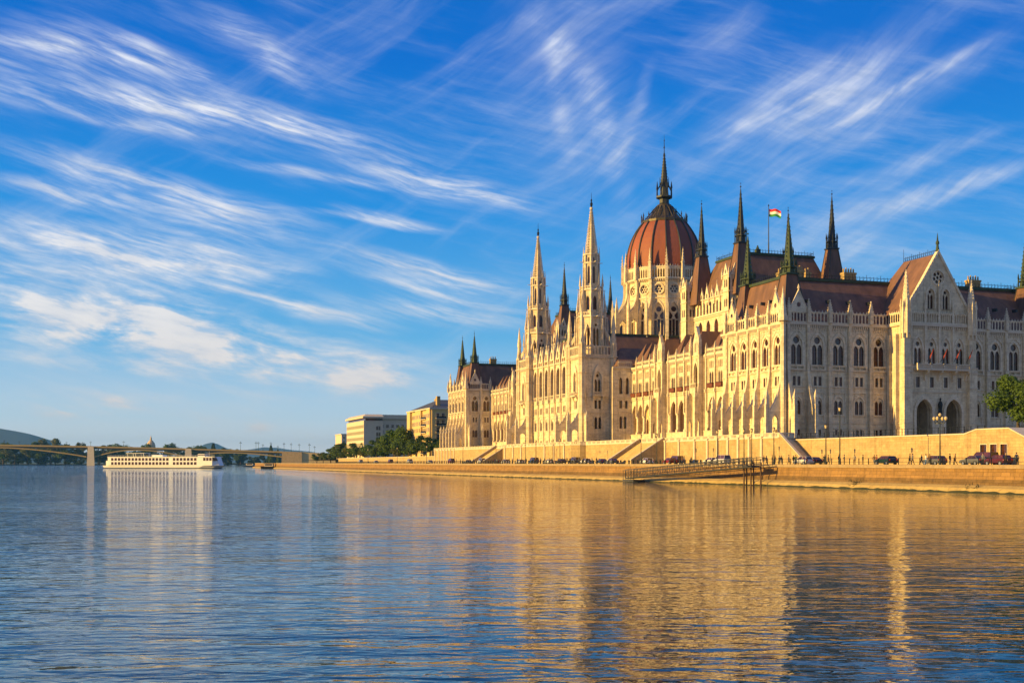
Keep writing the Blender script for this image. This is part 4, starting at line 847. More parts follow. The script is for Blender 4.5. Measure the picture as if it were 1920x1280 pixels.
# ---- debating-chamber blocks with their roofs and corner spires
def chamber(mir):
    f=(lambda y:262-y) if mir else (lambda y:y); ya,yb=sorted((f(55),f(83))); x0,x1=20.,50.
    m=MB().use('stone'); W=west(x0); H=[]; n=12
    for i in range(n): u=ya+3+(yb-ya-6)*(i+.5)/n; H.append(arch(u,43.9,.95,46.4,47.2,3))
    for i in range(4): u=ya+5+(yb-ya-10)*(i+.5)/4; H.append(arch(u,37,2.2,40.4,42.2,4))
    m.plate(W,rect(ya,yb,31.8,43.2),H[n:],0,-.5,False); m.plate(W,rect(ya,yb,43.2,48),H[:n],0,-.5,False); m.use('glass').box(W,ya,yb,36,47.6,-.5,-.45); strings(m,W,ya,yb,(42.9,43.4,47.9),.3)
    m.use('stone').bx(x0+.6,x1,ya,yb,31.8,48.); m.use('carved')
    link('wall',m.mesh('chamber_wall'),P0)
    for i in range(7):
        u=ya+4+(yb-ya-8)*(i+.5)/7; big=i%2==0; w=2.1 if big else 1.6; hh=3.6 if big else 2.6
        c=MB().use('carved'); c.plate(W,[(u-w/2,48),(u+w/2,48),(u+w/2,48.8),(u,48+hh),(u-w/2,48.8)],[arch(u,48.2,.6,49.,49.5,2)],.15,-.15); c.frust(x0-.1,u,48+hh-.2,.1,48+hh+.8,.03,4); link('gable',c.mesh('small_gable'),P0)
    for k in range(8): u=ya+3+(yb-ya-6)*k/7; put_pin(x0-.15,u,46.2,PINS,name='small_pinnacle')
    S2=south(ya); c=MB(); attic(c,S2,x0,x1,48.,1.6,.7); link('balustrade',c.mesh('chamber_balustrade'),P0)
    mansard(x0+1,x1-1,ya+1.5,yb-1.5,48,24.8,45.6,f(75.5) if mir else 60.5,f(60.5) if mir else 75.5,58.4)
    for yy in (56.4,78.):
        for xx in (21.5,48.6): roof_spire(xx,f(yy),47.,2.9,60.2,1.15,75.9,'lead',lan=3.8)
    for yy in (57.2,81.2):                               # square stone stair towers
        u=f(yy); c=MB().use('stone'); g=MB().use('glass'); cx=19.4; r=1.75
        for F_,cc in ((west(cx-r),u),(south(u-r),cx)):
            c.use('stone').plate(F_,rect(cc-r,cc+r,31.8,52.2),[arch(cc-.5,z,.62,z+1.6,z+2.1,2) for z in (44,49)]+[arch(cc+.5,z,.62,z+1.6,z+2.1,2) for z in (44,49)],0,-.3,False); g.box(F_,cc-1.1,cc+1.1,43.5,51.6,-.4,-.35); strings(c,F_,cc-r,cc+r,(42.9,47.9,52.1),.2)
            c.use('carved').plate(F_,[(cc-1.2,52.2),(cc+1.2,52.2),(cc,55.2)],[arch(cc,52.5,.5,53.2,53.7,2)],.1,-.2)
        c.use('stone').bx(cx-r+.4,cx+r,u-r+.4,u+r,31.8,52.2); o=link('stair_tower',c.mesh('stair_tower'),P0); link('pane',g.mesh('pane'),o)
        for sx in (-1,1):
            for sy in (-1,1): link('small_pinnacle',PINS,o,(cx+sx*r,u+sy*r,51.2))
chamber(False); chamber(True)
m=MB().use('cop'); mx=MB()
for x in (30,40): m.bx(x-.6,x+.6,62,63.2,58.9,60.3); m.frust(x,62.6,60.3,.5,61.4,.1,6)
link('roof_vent',m.mesh('roof_vent'),P0)
m=MB().use('brick'); m.frust(44,70,58.9,1.2,61.4,.8,8); m.frust(44,70,61.4,.5,68,.08,8); link('chimney',m.mesh('gilded_flue'),P0)
mass('wall',20.5,50,83,98,31.8,36,'stone')

# ---- the dome
DX,DY=35.6,131.; AV=[R(22.5*k) for k in range(16)]; A0=R(11.25)
dm=MB().use('stone'); dg=MB().use('glass')
ri=12.4*math.cos(PI/16)
drum(dm,dg,DX,DY,16,ri,33.8,55.2,lambda u:[arch(0,41.,3.3,50.2,53.9,5)],.9,a0=A0)
drum(dm,dg,DX,DY,16,ri-.15,55.2,61.2,lambda u:[circ(0,58.0,1.45,14)],.6,a0=A0)
dm.use('carved')
hw=(ri-.1)*math.tan(PI/16)
for i in range(16):
    a=A0+AV[i]; Fi=Fr(DX+(ri+.1)*math.cos(a),DY+(ri+.1)*math.sin(a),-math.sin(a),math.cos(a),math.cos(a),math.sin(a))
    dm.plate(Fi,arch(0,41.,4.0,50.2,54.6,5),[arch(0,41.,3.3,50.2,53.9,5)],.12,-.12,False)
    dm.plate(Fi,circ(0,58.,1.8,14),[circ(0,58.,1.45,14)],.05,-.2,False)
    dm.plate(Fi,rect(-hw,hw,61.3,65.1),[arch((j-2)*.82,61.6,.52,63.7,64.3,2) for j in range(5)],.15,-.15)
    for j in range(6): x,y,_=Fi((j-2.5)*.8,0,0); dm.frust(x,y,65.,.18,65.8,.03,4)
    corbels(dm,Fi,-hw,hw,61.2,.6,.7,.5)
for z,r,t in ((55.2,.35,.3),(61.2,.7,.3),(64.9,.4,.25)): dm.frust(DX,DY,z-t/2,12.4+r,z+t/2,12.4+r,16,0)
do=link('drum',dm.mesh('dome_drum'),P0); link('pane',dg.mesh('drum_pane'),do)
for i in range(16):                                      # tracery of the tall windows and roses
    a=A0+AV[i]; Fi=Fr(DX+ri*math.cos(a),DY+ri*math.sin(a),-math.sin(a),math.cos(a),math.cos(a),math.sin(a))
    t=MB().use('carved')
    t.plate(Fi,arch(0,41.,3.3,50.2,53.9,5),[rect(-1.45,-.62,41.2,48.3),rect(-.42,.42,41.2,48.6),rect(.62,1.45,41.2,48.3),[(-1.45,48.6),(-.7,48.6),(-.25,49.8),(-1.3,51.0)],[(1.45,48.6),(1.3,51.0),(.25,49.8),(.7,48.6)],circ(0,51.7,.85,10)],-.45,-.65,False)
    t.plate(Fi,circ(0,58.,1.44,14),[circ(.85*math.cos(k*PI/3),58+.85*math.sin(k*PI/3),.38,7) for k in range(6)]+[circ(0,58,.3,7)],-.4,-.58,False)
    link('tracery',t.mesh('tracery'),do)
for i in range(16):
    a=AV[i]; Fd=Fr(DX,DY,-math.sin(a),math.cos(a),math.cos(a),math.sin(a)); c=MB().use('stone'); r0=12.2
    c.ext(Fd,[(r0,33.8),(r0,61.),(r0+.9,61.),(r0+.9,57.),(r0+1.3,55.),(r0+2.4,52.8),(r0+3.9,50.8),(r0+3.9,52.2),(r0+4.8,52.2),(r0+4.8,33.8)],-.42,.42,
        [[(r0+1.1,35.),(r0+3.5,35.),(r0+3.5,40.6),(r0+2.3,42.),(r0+1.1,40.6)],[(r0+1.1,43.6),(r0+3.4,43.6),(r0+3.4,47.6),(r0+2.3,49.),(r0+1.1,48.)]])
    c.use('cap').box(Fd,-.5,.5,42.6,42.9,r0,r0+4.95); c.use('carved').box(Fd,-.5,.5,60.6,61.,r0,r0+1.1)
    x,y,_=Fd(0,0,r0+4.35); c.frust(x,y,52.2,.62,52.9,.62,4,a+PI/4); c.frust(x,y,52.9,.5,56.2,.03,4,a+PI/4)
    link('flying_buttress',c.mesh('dome_buttress'),do)
    c=MB().use('carved'); x,y,_=Fd(0,0,13.35); c.frust(x,y,61.,.62,66.,.5,4,a+PI/4); c.frust(x,y,66.,.7,66.3,.7,4,a+PI/4); c.frust(x,y,66.3,.48,70.8,.03,4,a+PI/4)
    for k in range(4): t=(k+.5)/4.5; c.frust(x,y,66.3+4.5*t,.62*(1-t)+.1,66.5+4.5*t,.3*(1-t)+.05,4,a)
    link('pinnacle',c.mesh('drum_pinnacle'),do)
prof=[(11.9,64.6),(11.95,66.5),(11.9,68.5),(11.7,70.5),(11.25,72.5),(10.6,74.5),(9.75,76.4),(8.7,78.2),(7.6,79.7),(6.9,80.6)]
c=MB().use('dome'); n0=0
for r,z in prof: c.v+=[(DX+r*math.cos(a),DY+r*math.sin(a),z) for a in AV]
for k in range(len(prof)-1):
    for i in range(16): j=(i+1)%16; c.f.append((k*16+i,k*16+j,k*16+16+j,k*16+16+i)); c.m.append(0)
dd=link('dome',c.mesh('dome'),P0)
for a in AV:
    c=MB().use('lead')
    for (r,z),(r2,z2) in zip(prof,prof[1:]): c.tube((DX+(r+.08)*math.cos(a),DY+(r+.08)*math.sin(a),z),(DX+(r2+.08)*math.cos(a),DY+(r2+.08)*math.sin(a),z2+.05),.27,n=5)
    link('rib',c.mesh('rib'),dd)
c=MB().use('crown'); c.lathe(DX,DY,[(7.3,80.3),(7.35,81.0),(6.3,81.3),(4.9,82.5),(3.6,84.0),(2.7,85.6),(2.3,86.4)],16,0)
for a in AV:
    x,y=DX+7.25*math.cos(a),DY+7.25*math.sin(a); c.frust(x,y,80.8,.2,82.4,.14,4); c.frust(x,y,82.4,.26,83.6,.02,4)
    c.tube((DX+6.3*math.cos(a),DY+6.3*math.sin(a),81.6),(DX+2.6*math.cos(a),DY+2.6*math.sin(a),85.9),.16,n=4); x,y=DX+3.9*math.cos(a),DY+3.9*math.sin(a); c.frust(x,y,83.2,.16,85.4,.02,4)
    for a2 in (a+R(7.5),a+R(15)): c.tube((DX+7.2*math.cos(a2),DY+7.2*math.sin(a2),80.9),(DX+7.2*math.cos(a2),DY+7.2*math.sin(a2),82.),.08,n=4)
link('crown',c.mesh('dome_crown'),dd)
c=MB().use('lead'); c.lathe(DX,DY,[(2.1,86.2),(1.6,87.),(1.6,88.2),(2.7,88.7),(2.7,89.2)],8,0); c.frust(DX,DY,89.2,1.5,93.,1.2,8,0)
for k in range(8):
    a=PI/4*k; x,y=DX+2.45*math.cos(a),DY+2.45*math.sin(a); c.frust(x,y,88.9,.24,91.6,.18,4); c.frust(x,y,91.6,.34,94.,.02,4); c.tube((x,y,91.),(DX+1.1*math.cos(a),DY+1.1*math.sin(a),93.4),.12,n=4)
    x,y=DX+1.5*math.cos(a),DY+1.5*math.sin(a); c.frust(x,y,92.2,.16,95.4,.02,4)
link('lantern',c.mesh('dome_lantern'),dd)
c=MB().use('lead'); c.frust(DX,DY,93.,1.25,102.6,.22,8,0)
for q in range(10):
    t=(q+.4)/10; z=93+9.6*t; rr=1.25*(1-t)+.22*t
    for i in range(8): a=PI/4*i; c.frust(DX+rr*math.cos(a),DY+rr*math.sin(a),z,.17,z+.35,.04,4)
c.lathe(DX,DY,[(.3,102.4),(.34,102.8),(.14,103.1),(.1,104.6),(.3,104.9),(.12,105.2),(.08,106.8),(.2,107.1),(.05,107.4),(.03,109.)],6); link('spire',c.mesh('dome_spire'),dd)
# flag on the chamber roof
M['banner']=mat('banner_red',(.2,.02,.02),.8); M['flag_red']=mat('flag_red',(.55,.02,.02),.8); M['flag_white']=mat('flag_white',(.8,.8,.78),.8); M['flag_green']=mat('flag_green',(.02,.22,.06),.8)
fp=thing('flagpole','tall dark flagpole on the flat roof behind the near corner pavilion','flagpole',(35.6,66.5,58.9)); c=MB().use('iron'); c.tube((35.6,66.5,58.9),(35.6,66.5,63),.2,.16,8); c.tube((35.6,66.5,63),(35.6,66.5,72.9),.14,.08,8); c.frust(35.6,66.5,72.9,.2,73.4,.05,6); link('pole',c.mesh('pole'),fp)
c=MB(); n=12
for j,k in enumerate(('flag_green','flag_white','flag_red')):
    c.use(k)
    for i in range(n):
        P=[]
        for (a,b) in ((i,j),(i+1,j),(i+1,j+1),(i,j+1)):
            t=a/n; P.append((35.75+2.3*t+.12*math.sin(t*9),66.5-2.2*t+.16*math.sin(t*9)*t**.4,70.1+b*.68-.75*t*t-.12*math.sin(t*8)))
        c.face(P)
tag(link('flag',c.mesh('flag')),'red, white and green striped flag flying from the roof flagpole','flag')
fl=['flag, leftmost of four tilted ones above the gabled bay balcony','second flag from the left above the gabled bay balcony','third flag from the left above the gabled bay balcony','flag, rightmost of four tilted ones above the gabled bay balcony']
for i,x in enumerate((31.,34.4,37.7,40.9)):
    t=thing('facade_flag','small red '+fl[i],'flag',(x,-5.6,25),'flags above the balcony'); c=MB().use('iron'); c.tube((x,-5.5,25.2),(x+.6,-6.9,28.0),.05,n=4); link('pole',c.mesh('flag_staff'),t)
    c=MB().use('banner'); a=Vector((x+.6,-6.9,27.9)); b=Vector((x+.25,-6.1,26.4)); c.face([a,b,b+Vector((-.15,-.2,-.8)),a+Vector((-.35,.2,-1.3))]); link('cloth',c.mesh('flag_cloth'),t)
# ---------------------------------------------------------------- helpers for everything along the river
SN,CN=math.sin(YAW),math.cos(YAW)
def at(px,w): a=(px-960)/F; return (CX+w*(SN+a*CN),CY+w*(CN-a*SN))
def zat(py,w): return CZ+(HZ-py)*w/F
def onx(px,X): a=(px-960)/F; t=(X-CX)/(SN+a*CN); return (X,CY+t*(CN-a*SN),t)
def paint(name,c,r=.3): M[name]=mat(name,c,r,var=.04); return name
for k,c in (('car_white',(.75,.75,.73)),('car_silver',(.6,.6,.6)),('car_green',(.012,.035,.035)),('car_black',(.015,.015,.018)),('car_red',(.20,.018,.015)),('car_blue',(.02,.05,.14)),('car_grey',(.12,.125,.13)),('car_plum',(.09,.015,.02))): paint(k,c,.25)
M['tyre']=mat('tyre',(.02,.02,.02),.85); M['rim']=mat('rim',(.45,.45,.46),.35,metal=.7); M['lamp_w']=mat('headlight_glass',(.7,.7,.7),.15); M['lamp_r']=mat('tail_light',(.4,.01,.01),.2)
M['steel']=mat('grey_steel',(.075,.075,.07),.55,metal=.4,var=.3,vs=2); M['rust']=mat('rusty_pile',(.09,.05,.03),.8,var=.4,vs=3); M['globe']=mat('lamp_globe',(.62,.50,.28),.3); M['mast']=mat('dark_green_post',(.02,.03,.025),.5)
# ---- cars: length along +y (nose at +y)
def car_mesh(kind):
    if kind=='hatch': L=[(-2.0,.35),(-2.02,.75),(-1.95,1.0),(1.0,.98),(1.75,.86),(2.0,.66),(2.02,.32)]; G=[(-1.85,1.0),(-1.55,1.45),(.25,1.47),(1.05,.98)]
    elif kind=='sedan': L=[(-2.2,.35),(-2.22,.78),(-2.1,.96),(-1.5,1.0),(1.0,.96),(1.95,.82),(2.2,.62),(2.22,.32)]; G=[(-1.6,1.0),(-1.0,1.4),(.2,1.42),(1.0,.96)]
    else: L=[(-2.3,.4),(-2.35,1.0),(-2.3,1.2),(1.4,1.15),(2.2,.95),(2.35,.4)]; G=[(-2.25,1.2),(-2.15,1.92),(.9,1.95),(1.6,1.15)]
    b=MB().use('P'); hw=.87; Wf=Fr(0,0,1,0,0,1)      # u = x, d = y
    b.ext(Wf,[(y,z) for y,z in L],-hw+.08,hw-.08)
    for s in (-1,1):
        P=[(y,z) for y,z in L]; c=(0,.66); Q=[(y*.99,.66+(z-.66)*.82) for y,z in P]
        n=len(b.v); b.v+=[(s*(hw-.08),y,z) for y,z in P]+[(s*hw,y,z) for y,z in Q]; k=len(P)
        for i in range(k): j=(i+1)%k; b.f.append((n+i,n+j,n+k+j,n+k+i)); b.m.append(b.cur)
        b.f.append(tuple(n+k+i for i in range(k))); b.m.append(b.cur)
    (a0,a1),(b0,b1),(c0,c1),(d0,d1)=G; w0,w1=hw-.1,hw-.26
    b.hexa([(-w1,b0,b1-.03),(w1,b0,b1-.03),(w1,c0,c1-.03),(-w1,c0,c1-.03)],[(-w1+.06,b0+.1,b1+.03),(w1-.06,b0+.1,b1+.03),(w1-.06,c0-.1,c1+.03),(-w1+.06,c0-.1,c1+.03)])
    for s in (-1,1):                                   # pillars
        b.tube((s*w0,a0,a1),(s*w1,b0,b1),.05,n=4); b.tube((s*w0,d0,d1),(s*w1,c0,c1),.04,n=4); m_=(b0+c0)/2; b.tube((s*w0,m_,a1),(s*w1,m_,b1),.04,n=4)
    b.use('tyre'); 
    for y in (-1.3,1.3): b.bx(-hw-.005,hw+.005,y-.38,y+.38,.3,.62)
    g=MB().use('glass'); g.hexa([(-w0,a0,a1-.02),(w0,a0,a1-.02),(w0,d0,d1-.02),(-w0,d0,d1-.02)],[(-w1,b0,b1),(w1,b0,b1),(w1,c0,c1),(-w1,c0,c1)])
    w=MB().use('tyre'); 
    def disc(mb,x0,x1,r,n=16): 
        mb.hexa([(x0,r*math.cos(2*PI*i/n),.32+r*math.sin(2*PI*i/n)) for i in range(n)],[(x1,r*math.cos(2*PI*i/n),.32+r*math.sin(2*PI*i/n)) for i in range(n)])
    disc(w,-.1,.1,.32); r=MB().use('rim'); disc(r,-.115,.115,.2,10)
    return dict(b=b,g=g,w=w,r=r,L=L)
CARM={k:car_mesh(k) for k in ('hatch','sedan','van')}
def named(mb,name,col=None):
    me=bpy.data.meshes.new(name); me.from_pydata(mb.v,[],mb.f)
    for k in mb.mats: me.materials.append(M[col if k=='P' else k])
    me.polygons.foreach_set('material_index',mb.m); return me
M['P']=M['tyre']
GM={k:CARM[k]['g'].mesh('car_glass') for k in CARM}; WMs=CARM['hatch']['w'].mesh('wheel'); RMs=CARM['hatch']['r'].mesh('rim')
lm=MB().use('lamp_w'); lm.bx(-.17,.17,-.06,.03,-.08,.08); HLM=lm.mesh('headlight'); lm=MB().use('lamp_r'); lm.bx(-.12,.12,-.03,.06,-.14,.14); TLM=lm.mesh('tail_light')
def car(kind,col,x,y,z,rz,label):
    t=thing('parked_car',label,'car',(x,y,z),'cars on the quay road',rz); d=CARM[kind]
    def kid(n,me,p,par=t): o=bpy.data.objects.new(n,me); COL.objects.link(o); o.parent=par; o.location=p; return o
    kid('body',named(d['b'],'car_body',col),(0,0,0)); kid('windows',GM[kind],(0,0,0))
    for s in (-1,1):
        for yy in (-1.3,1.3): w=kid('wheel',WMs,(s*.8,yy,0)); kid('rim',RMs,(0,0,0),w)
        kid('headlight',HLM,(s*.62,d['L'][-2][0]-.02,.66)); kid('tail_light',TLM,(s*.68,d['L'][1][0],.84))
    return t
CARS=[('hatch','car_silver',1506,-12.5,.1,'silver hatchback at the foot of the stairs by the nearest corner'),
('sedan','car_black',1524,-9.5,0,'black sedan just behind the silver hatchback near the stairs'),
('hatch','car_green',1661,-12.5,0,'dark green hatchback alone in front of the tall yellow wall'),
('hatch','car_grey',1752,-10,0,'small grey car left of the street candelabrum on the quay'),
('sedan','car_grey',1826,-11,0,'dark grey car, left of the group below the three square openings'),
('van','car_black',1845,-9,0,'black van in the middle of the group below the three square openings'),
('hatch','car_plum',1872,-11,0,'dark red hatchback, right of the group below the three square openings'),
('hatch','car_white',1213,-14.5,0,'white car below the stone stairs of the near wing'),
('hatch','car_red',1256,-12,0,'bright red hatchback right of the stairs of the near wing'),
('van','car_black',1268,-9.5,0,'black van just behind the bright red hatchback'),
('hatch','car_white',1333,-12,0,'white car above the upper end of the sloping gangway'),
('van','car_silver',1354,-13,0,'silver van beside the white car above the gangway'),
('sedan','car_grey',1148,-15.5,0,'grey sedan in front of the curved bastion'),
('sedan','car_blue',1128,-10,0,'dark blue sedan parked under the near river tower'),
('hatch','car_silver',1098,-13,0,'silver car below the near river tower'),
('van','car_grey',1078,-10,0,'grey van under the right end of the central loggia'),
('hatch','car_black',1052,-13,0,'black car below the middle of the central loggia'),
('sedan','car_white',1030,-10,0,'white sedan below the central loggia'),
('van','car_blue',1001,-13,0,'dark blue van below the far river tower'),
('sedan','car_silver',976,-10,0,'silver sedan left of the far river tower'),
('hatch','car_white',948,-13,0,'white car below the far arcade wing'),
('sedan','car_black',928,-10,0,'black sedan below the stairs of the far wing'),
('van','car_white',903,-13,0,'white van in front of the far corner pavilion'),
('sedan','car_grey',878,-10,0,'grey sedan under the corner turret of the far pavilion'),
('van','car_red',846,-13,0,'red van at the far end of the pavilion terrace'),
('sedan','car_white',806,-14,0,'white sedan below the yellow apartment block'),
('van','car_white',768,-14,0,'white van left of the yellow apartment block'),
('van','car_red',732,-14,0,'red van on the road below the big green trees'),
('sedan','car_white',705,-14,0,'white sedan below the white office block'),
('van','car_white',676,-14,0,'white van below the left corner of the white office block')]
for kd,cl,px,X,rz,lb in CARS: x,y,_=onx(px,X); car(kd,cl,x,y,3.6,rz,lb)
# ---- street lamps
def lamp_proto(h,heads,group,name='street_lamp'):
    t=thing(name,'','street lamp',(0,0,0),group); m=MB().use('mast'); m.lathe(0,0,[(.22,0),(.2,.5),(.12,.7),(.1,1.4),(.065,h*.95),(.05,h)],8); m.frust(0,0,.45,.2,.55,.2,8)
    link('post',m.mesh('lamp_post'),t)
    if heads==1:
        m=MB().use('mast'); m.tube((0,0,h),(0,0,h+.1),.16,.2,8); m.frust(0,0,h+.62,.3,h+.8,.02,8); o=link('lamp_head',m.mesh('lamp_hood'),t); g=MB().use('globe'); g.frust(0,0,h+.1,.16,h+.62,.26,8); link('lamp_glass',g.mesh('lamp_glass'),o)
    else:
        m=MB().use('mast')
        for i in range(4):
            a=PI/2*i+.5; x,y=math.cos(a),math.sin(a); m.tube((0,0,h-.9),(x*.6,y*.6,h-1.0),.05,n=4); m.tube((x*.6,y*.6,h-1.),(x*.85,y*.85,h-.6),.05,n=4)
        o=link('lamp_arms',m.mesh('lamp_arms'),t); g=MB().use('globe')
        for i in range(4): a=PI/2*i+.5; x,y=math.cos(a)*.85,math.sin(a)*.85; g=MB().use('globe'); g.lathe(x,y,[(.08,h-.55),(.2,h-.42),(.24,h-.25),(.17,h-.08),(.04,h)],8); link('lamp_glass',g.mesh('lamp_globe'),o)
        g=MB().use('globe'); g.lathe(0,0,[(.08,h),(.2,h+.12),(.24,h+.28),(.17,h+.4),(.04,h+.5)],8); link('lamp_glass',g.mesh('lamp_globe'),o)
    return t
A_=lamp_proto(6.0,1,'slim street lamps along the quay'); used=False
LP=[(1451,'below the nearest corner of the palace'),(1409.5,'second to the left of the nearest corner, near the gangway piles'),(1395,'third to the left of the nearest corner'),(1345,'above the middle of the sloping gangway'),(1231.5,'rising in front of the near stairs'),(1202,'left of the near stairs, by the curved bastion'),(1049.8,'below the right half of the central loggia'),(1036.8,'below the middle of the central loggia'),(1005,'below the far river tower'),(985,'just left of the far river tower'),(930,'by the stairs of the far wing'),(868,'below the far corner pavilion'),(1548.6,'in front of the tall yellow wall right of the stairs'),(800,'below the yellow apartment block'),(745,'below the big green trees'),(690,'below the white office block')]
for i,(px,lb) in enumerate(LP):
    x,y,_=onx(px,-18.6 if px>900 else -20); o=A_ if not used else copy_tree(A_); used=True; o.location=(x,y,3.6); o['label']='slim dark street lamp '+lb; o['category']='street lamp'
o=lamp_proto(8.7,1,'slim street lamps along the quay'); x,y,_=onx(1574.7,-18.8); o.location=(x,y,3.6); o['label']='tallest slim dark street lamp, left of the dark green hatchback'
o=lamp_proto(6.9,5,'','street_candelabrum'); x,y,_=onx(1762.5,-20.2); o.location=(x,y,3.6); o['label']='street candelabrum with five pale globes in front of the gabled bay'
# ---- quay bollards and the railing to the right of them
m=MB().use('iron'); m.lathe(0,0,[(.26,0),(.24,.12),(.17,.2),(.16,.7),(.24,.78),(.22,.92),(.02,1.0)],8); BM=m.mesh('bollard')
bp=tag(link('bollard',BM,None,(0,0,0)),'short dark iron bollard in the long row on the edge of the quay','bollard','bollards along the quay edge')
y=-12.; first=True
while y<360:
    o=bp if first else bp.copy()
    if not first: COL.objects.link(o)
    first=False; o.location=(qx(y)+2.9,y,3.6); y+=2.15
railing('dark iron railing along the road in front of the tall yellow wall',[(qx(-15)+3.1,-15),(qx(-150)+3.1,-150)],3.6,1.05,2.4,'road_railing')
# ---- gangway on piles
g=thing('gangway','long sloping grey steel gangway lying along the quay wall, landing on dark piles','gangway',(-29,0,0))
xa,ya,wa=onx(1180,-27.8); xb,yb,wb=onx(1418,-25.9)
za,zb=.75,3.35; V=lambda t,dx,dz:(xa+(xb-xa)*t+dx,ya+(yb-ya)*t,za+(zb-za)*t+dz)
m=MB().use('steel'); m.hexa([V(0,-.9,-.15),V(0,.9,-.15),V(0,.9,0),V(0,-.9,0)],[V(1,-.9,-.15),V(1,.9,-.15),V(1,.9,0),V(1,-.9,0)]); link('deck',m.mesh('gangway_deck'),g)
for s in (-1,1):
    m=MB().use('steel'); n=34
    for dz in (0,1.15,1.75): m.tube(V(0,s*.95,dz),V(1,s*.95,dz*(1 if dz<1.5 else .9)),.085,n=4)
    for i in range(n): a,b=i/n,(i+1)/n; m.tube(V(a,s*.95,0),V(a,s*.95,1.75),.05,n=4); m.tube(V(a,s*.95,0),V(b,s*.95,1.15),.035,n=3) if i%2 else m.tube(V(b,s*.95,0),V(a,s*.95,1.15),.035,n=3)
    link('side_truss',m.mesh('gangway_truss'),g)
m=MB().use('steel'); m.bx(xa-1.3,xa+1.3,ya-5,ya+.6,.1,.45); [m.bx(xa-1.3,xa-1.22,ya-4.9+k*1.3,ya-4.82+k*1.3,.45,2.4) for k in range(5)]; m.bx(xa-1.32,xa-1.2,ya-5,ya+.6,2.3,2.4); link('landing_float',m.mesh('landing_float'),g)
for k,(px,X) in enumerate(((1395,-25.7),(1400,-25.2),(1408,-25.5),(1413,-25.0))):
    x,y,_=onx(px,X); m=MB().use('rust'); m.tube((x,y,-1.5),(x,y,3.9+.25*(k%2)),.14,.14,8); link('pile',m.mesh('pile'),g)
m=MB().use('steel'); x,y,_=onx(1404,-25.6); m.bx(x-1.2,x+1.2,y-1.6,y+1.6,3.35,3.55); link('landing_stage',m.mesh('landing_stage'),g)
x,y,_=onx(1426.5,-24.9); m=MB().use('rust'); m.tube((x,y,-1.5),(x,y,4.0),.15,.15,8); tag(link('mooring_pile',m.mesh('mooring_pile')),'single rusty mooring pile just right of the gangway landing','mooring pile')
# ---- people
def person_mesh(pose):
    v=[];e=[];r=[]
    def a(p,rad,par=None):
        v.append(p); r.append(rad); i=len(v)-1
        if par is not None: e.append((par,i))
        return i
    st={'stand':(0,0,0,0),'walk':(.30,-.28,-.25,.25),'stride':(-.22,.26,.2,-.3),'talk':(.03,-.03,.45,0)}[pose]
    pel=a((0,0,.95),(.15,.11)); sp=a((0,0,1.12),(.14,.10),pel); ch=a((0,.01,1.33),(.17,.115),sp); nk=a((0,0,1.48),(.055,.055),ch); hd=a((0,.015,1.58),(.075,.085),nk); h2=a((0,.015,1.66),(.078,.09),hd); a((0,0,1.735),(.05,.055),h2); a((0,.115,1.61),(.014,.016),hd)
    for s,leg,arm in ((-1,st[0],st[2]),(1,st[1],st[3])):
        hp=a((s*.09,0,.88),(.095,.1),pel); kn=a((s*.1,leg*.55+abs(leg)*.15,.49),(.06,.062),hp); an=a((s*.1,leg*1.05-abs(leg)*.25,.09+abs(min(leg,0))*.25),(.04,.045),kn); a((s*.11,leg*1.05-abs(leg)*.25+.17,.045+abs(min(leg,0))*.15),(.042,.03),an)
        sh=a((s*.19,0,1.40),(.055,.055),ch); el=a((s*.235,arm*.3,1.12),(.043,.043),sh); bend=.55 if pose=='talk' and s<0 else 0
        wr=a((s*.235,arm*.75+.06+bend*.25,.88+bend*.35),(.027,.03),el); pm=a((s*.235,arm*.82+.08+bend*.33,.81+bend*.4),(.034,.022),wr)
        for k in range(5): q=a((s*.235+(k-2)*.006,arm*.84+.045+k*.02+bend*.36,.745+(.02 if k in(0,4) else 0)+bend*.42),(.009,.009),pm); a((s*.235+(k-2)*.006-s*.012,arm*.84+.055+k*.018+bend*.38,.715+(.02 if k in (0,4) else 0)+bend*.44),(.007,.007),q)
    me=bpy.data.meshes.new('person'); me.from_pydata(v,e,[]); o=bpy.data.objects.new('tmp',me); COL.objects.link(o)
    mo=o.modifiers.new('s','SKIN'); sv=me.skin_vertices[0].data
    for i,q in enumerate(r): sv[i].radius=q
    sv[0].use_root=True; su=o.modifiers.new('u','SUBSURF'); su.levels=1; su.render_levels=1
    dg=bpy.context.evaluated_depsgraph_get(); out=bpy.data.meshes.new_from_object(o.evaluated_get(dg)); bpy.data.objects.remove(o)
    for p in out.polygons: p.use_smooth=True
    return out
PM={k:person_mesh(k) for k in ('stand','walk','stride','talk')}
M['skin']=mat('skin',(.45,.27,.19),.6); M['shoe']=mat('shoe',(.03,.025,.02),.6); M['hair_dark']=mat('dark_hair',(.025,.018,.012),.7); M['hair_fair']=mat('fair_hair',(.32,.2,.08),.7)
CL={'black':(.02,.02,.022),'dark blue':(.02,.035,.09),'red':(.4,.03,.03),'white':(.7,.7,.68),'grey':(.16,.16,.17),'brown':(.14,.07,.035),'green':(.04,.10,.05),'beige':(.42,.34,.24),'blue':(.06,.16,.4)}
for k,c in CL.items(): M['cloth_'+k]=mat('cloth_'+k,c,.85)
hm=MB().use('hair_dark'); hm.lathe(0,0,[(.085,1.60),(.1,1.66),(.09,1.73),(.05,1.77),(.01,1.785)],10); hm2=MB().use('hair_fair'); hm2.lathe(0,-.01,[(.09,1.50),(.102,1.62),(.09,1.73),(.05,1.77),(.01,1.785)],10)
HM=[hm.mesh('hair'),hm2.mesh('hair')]; cache={}
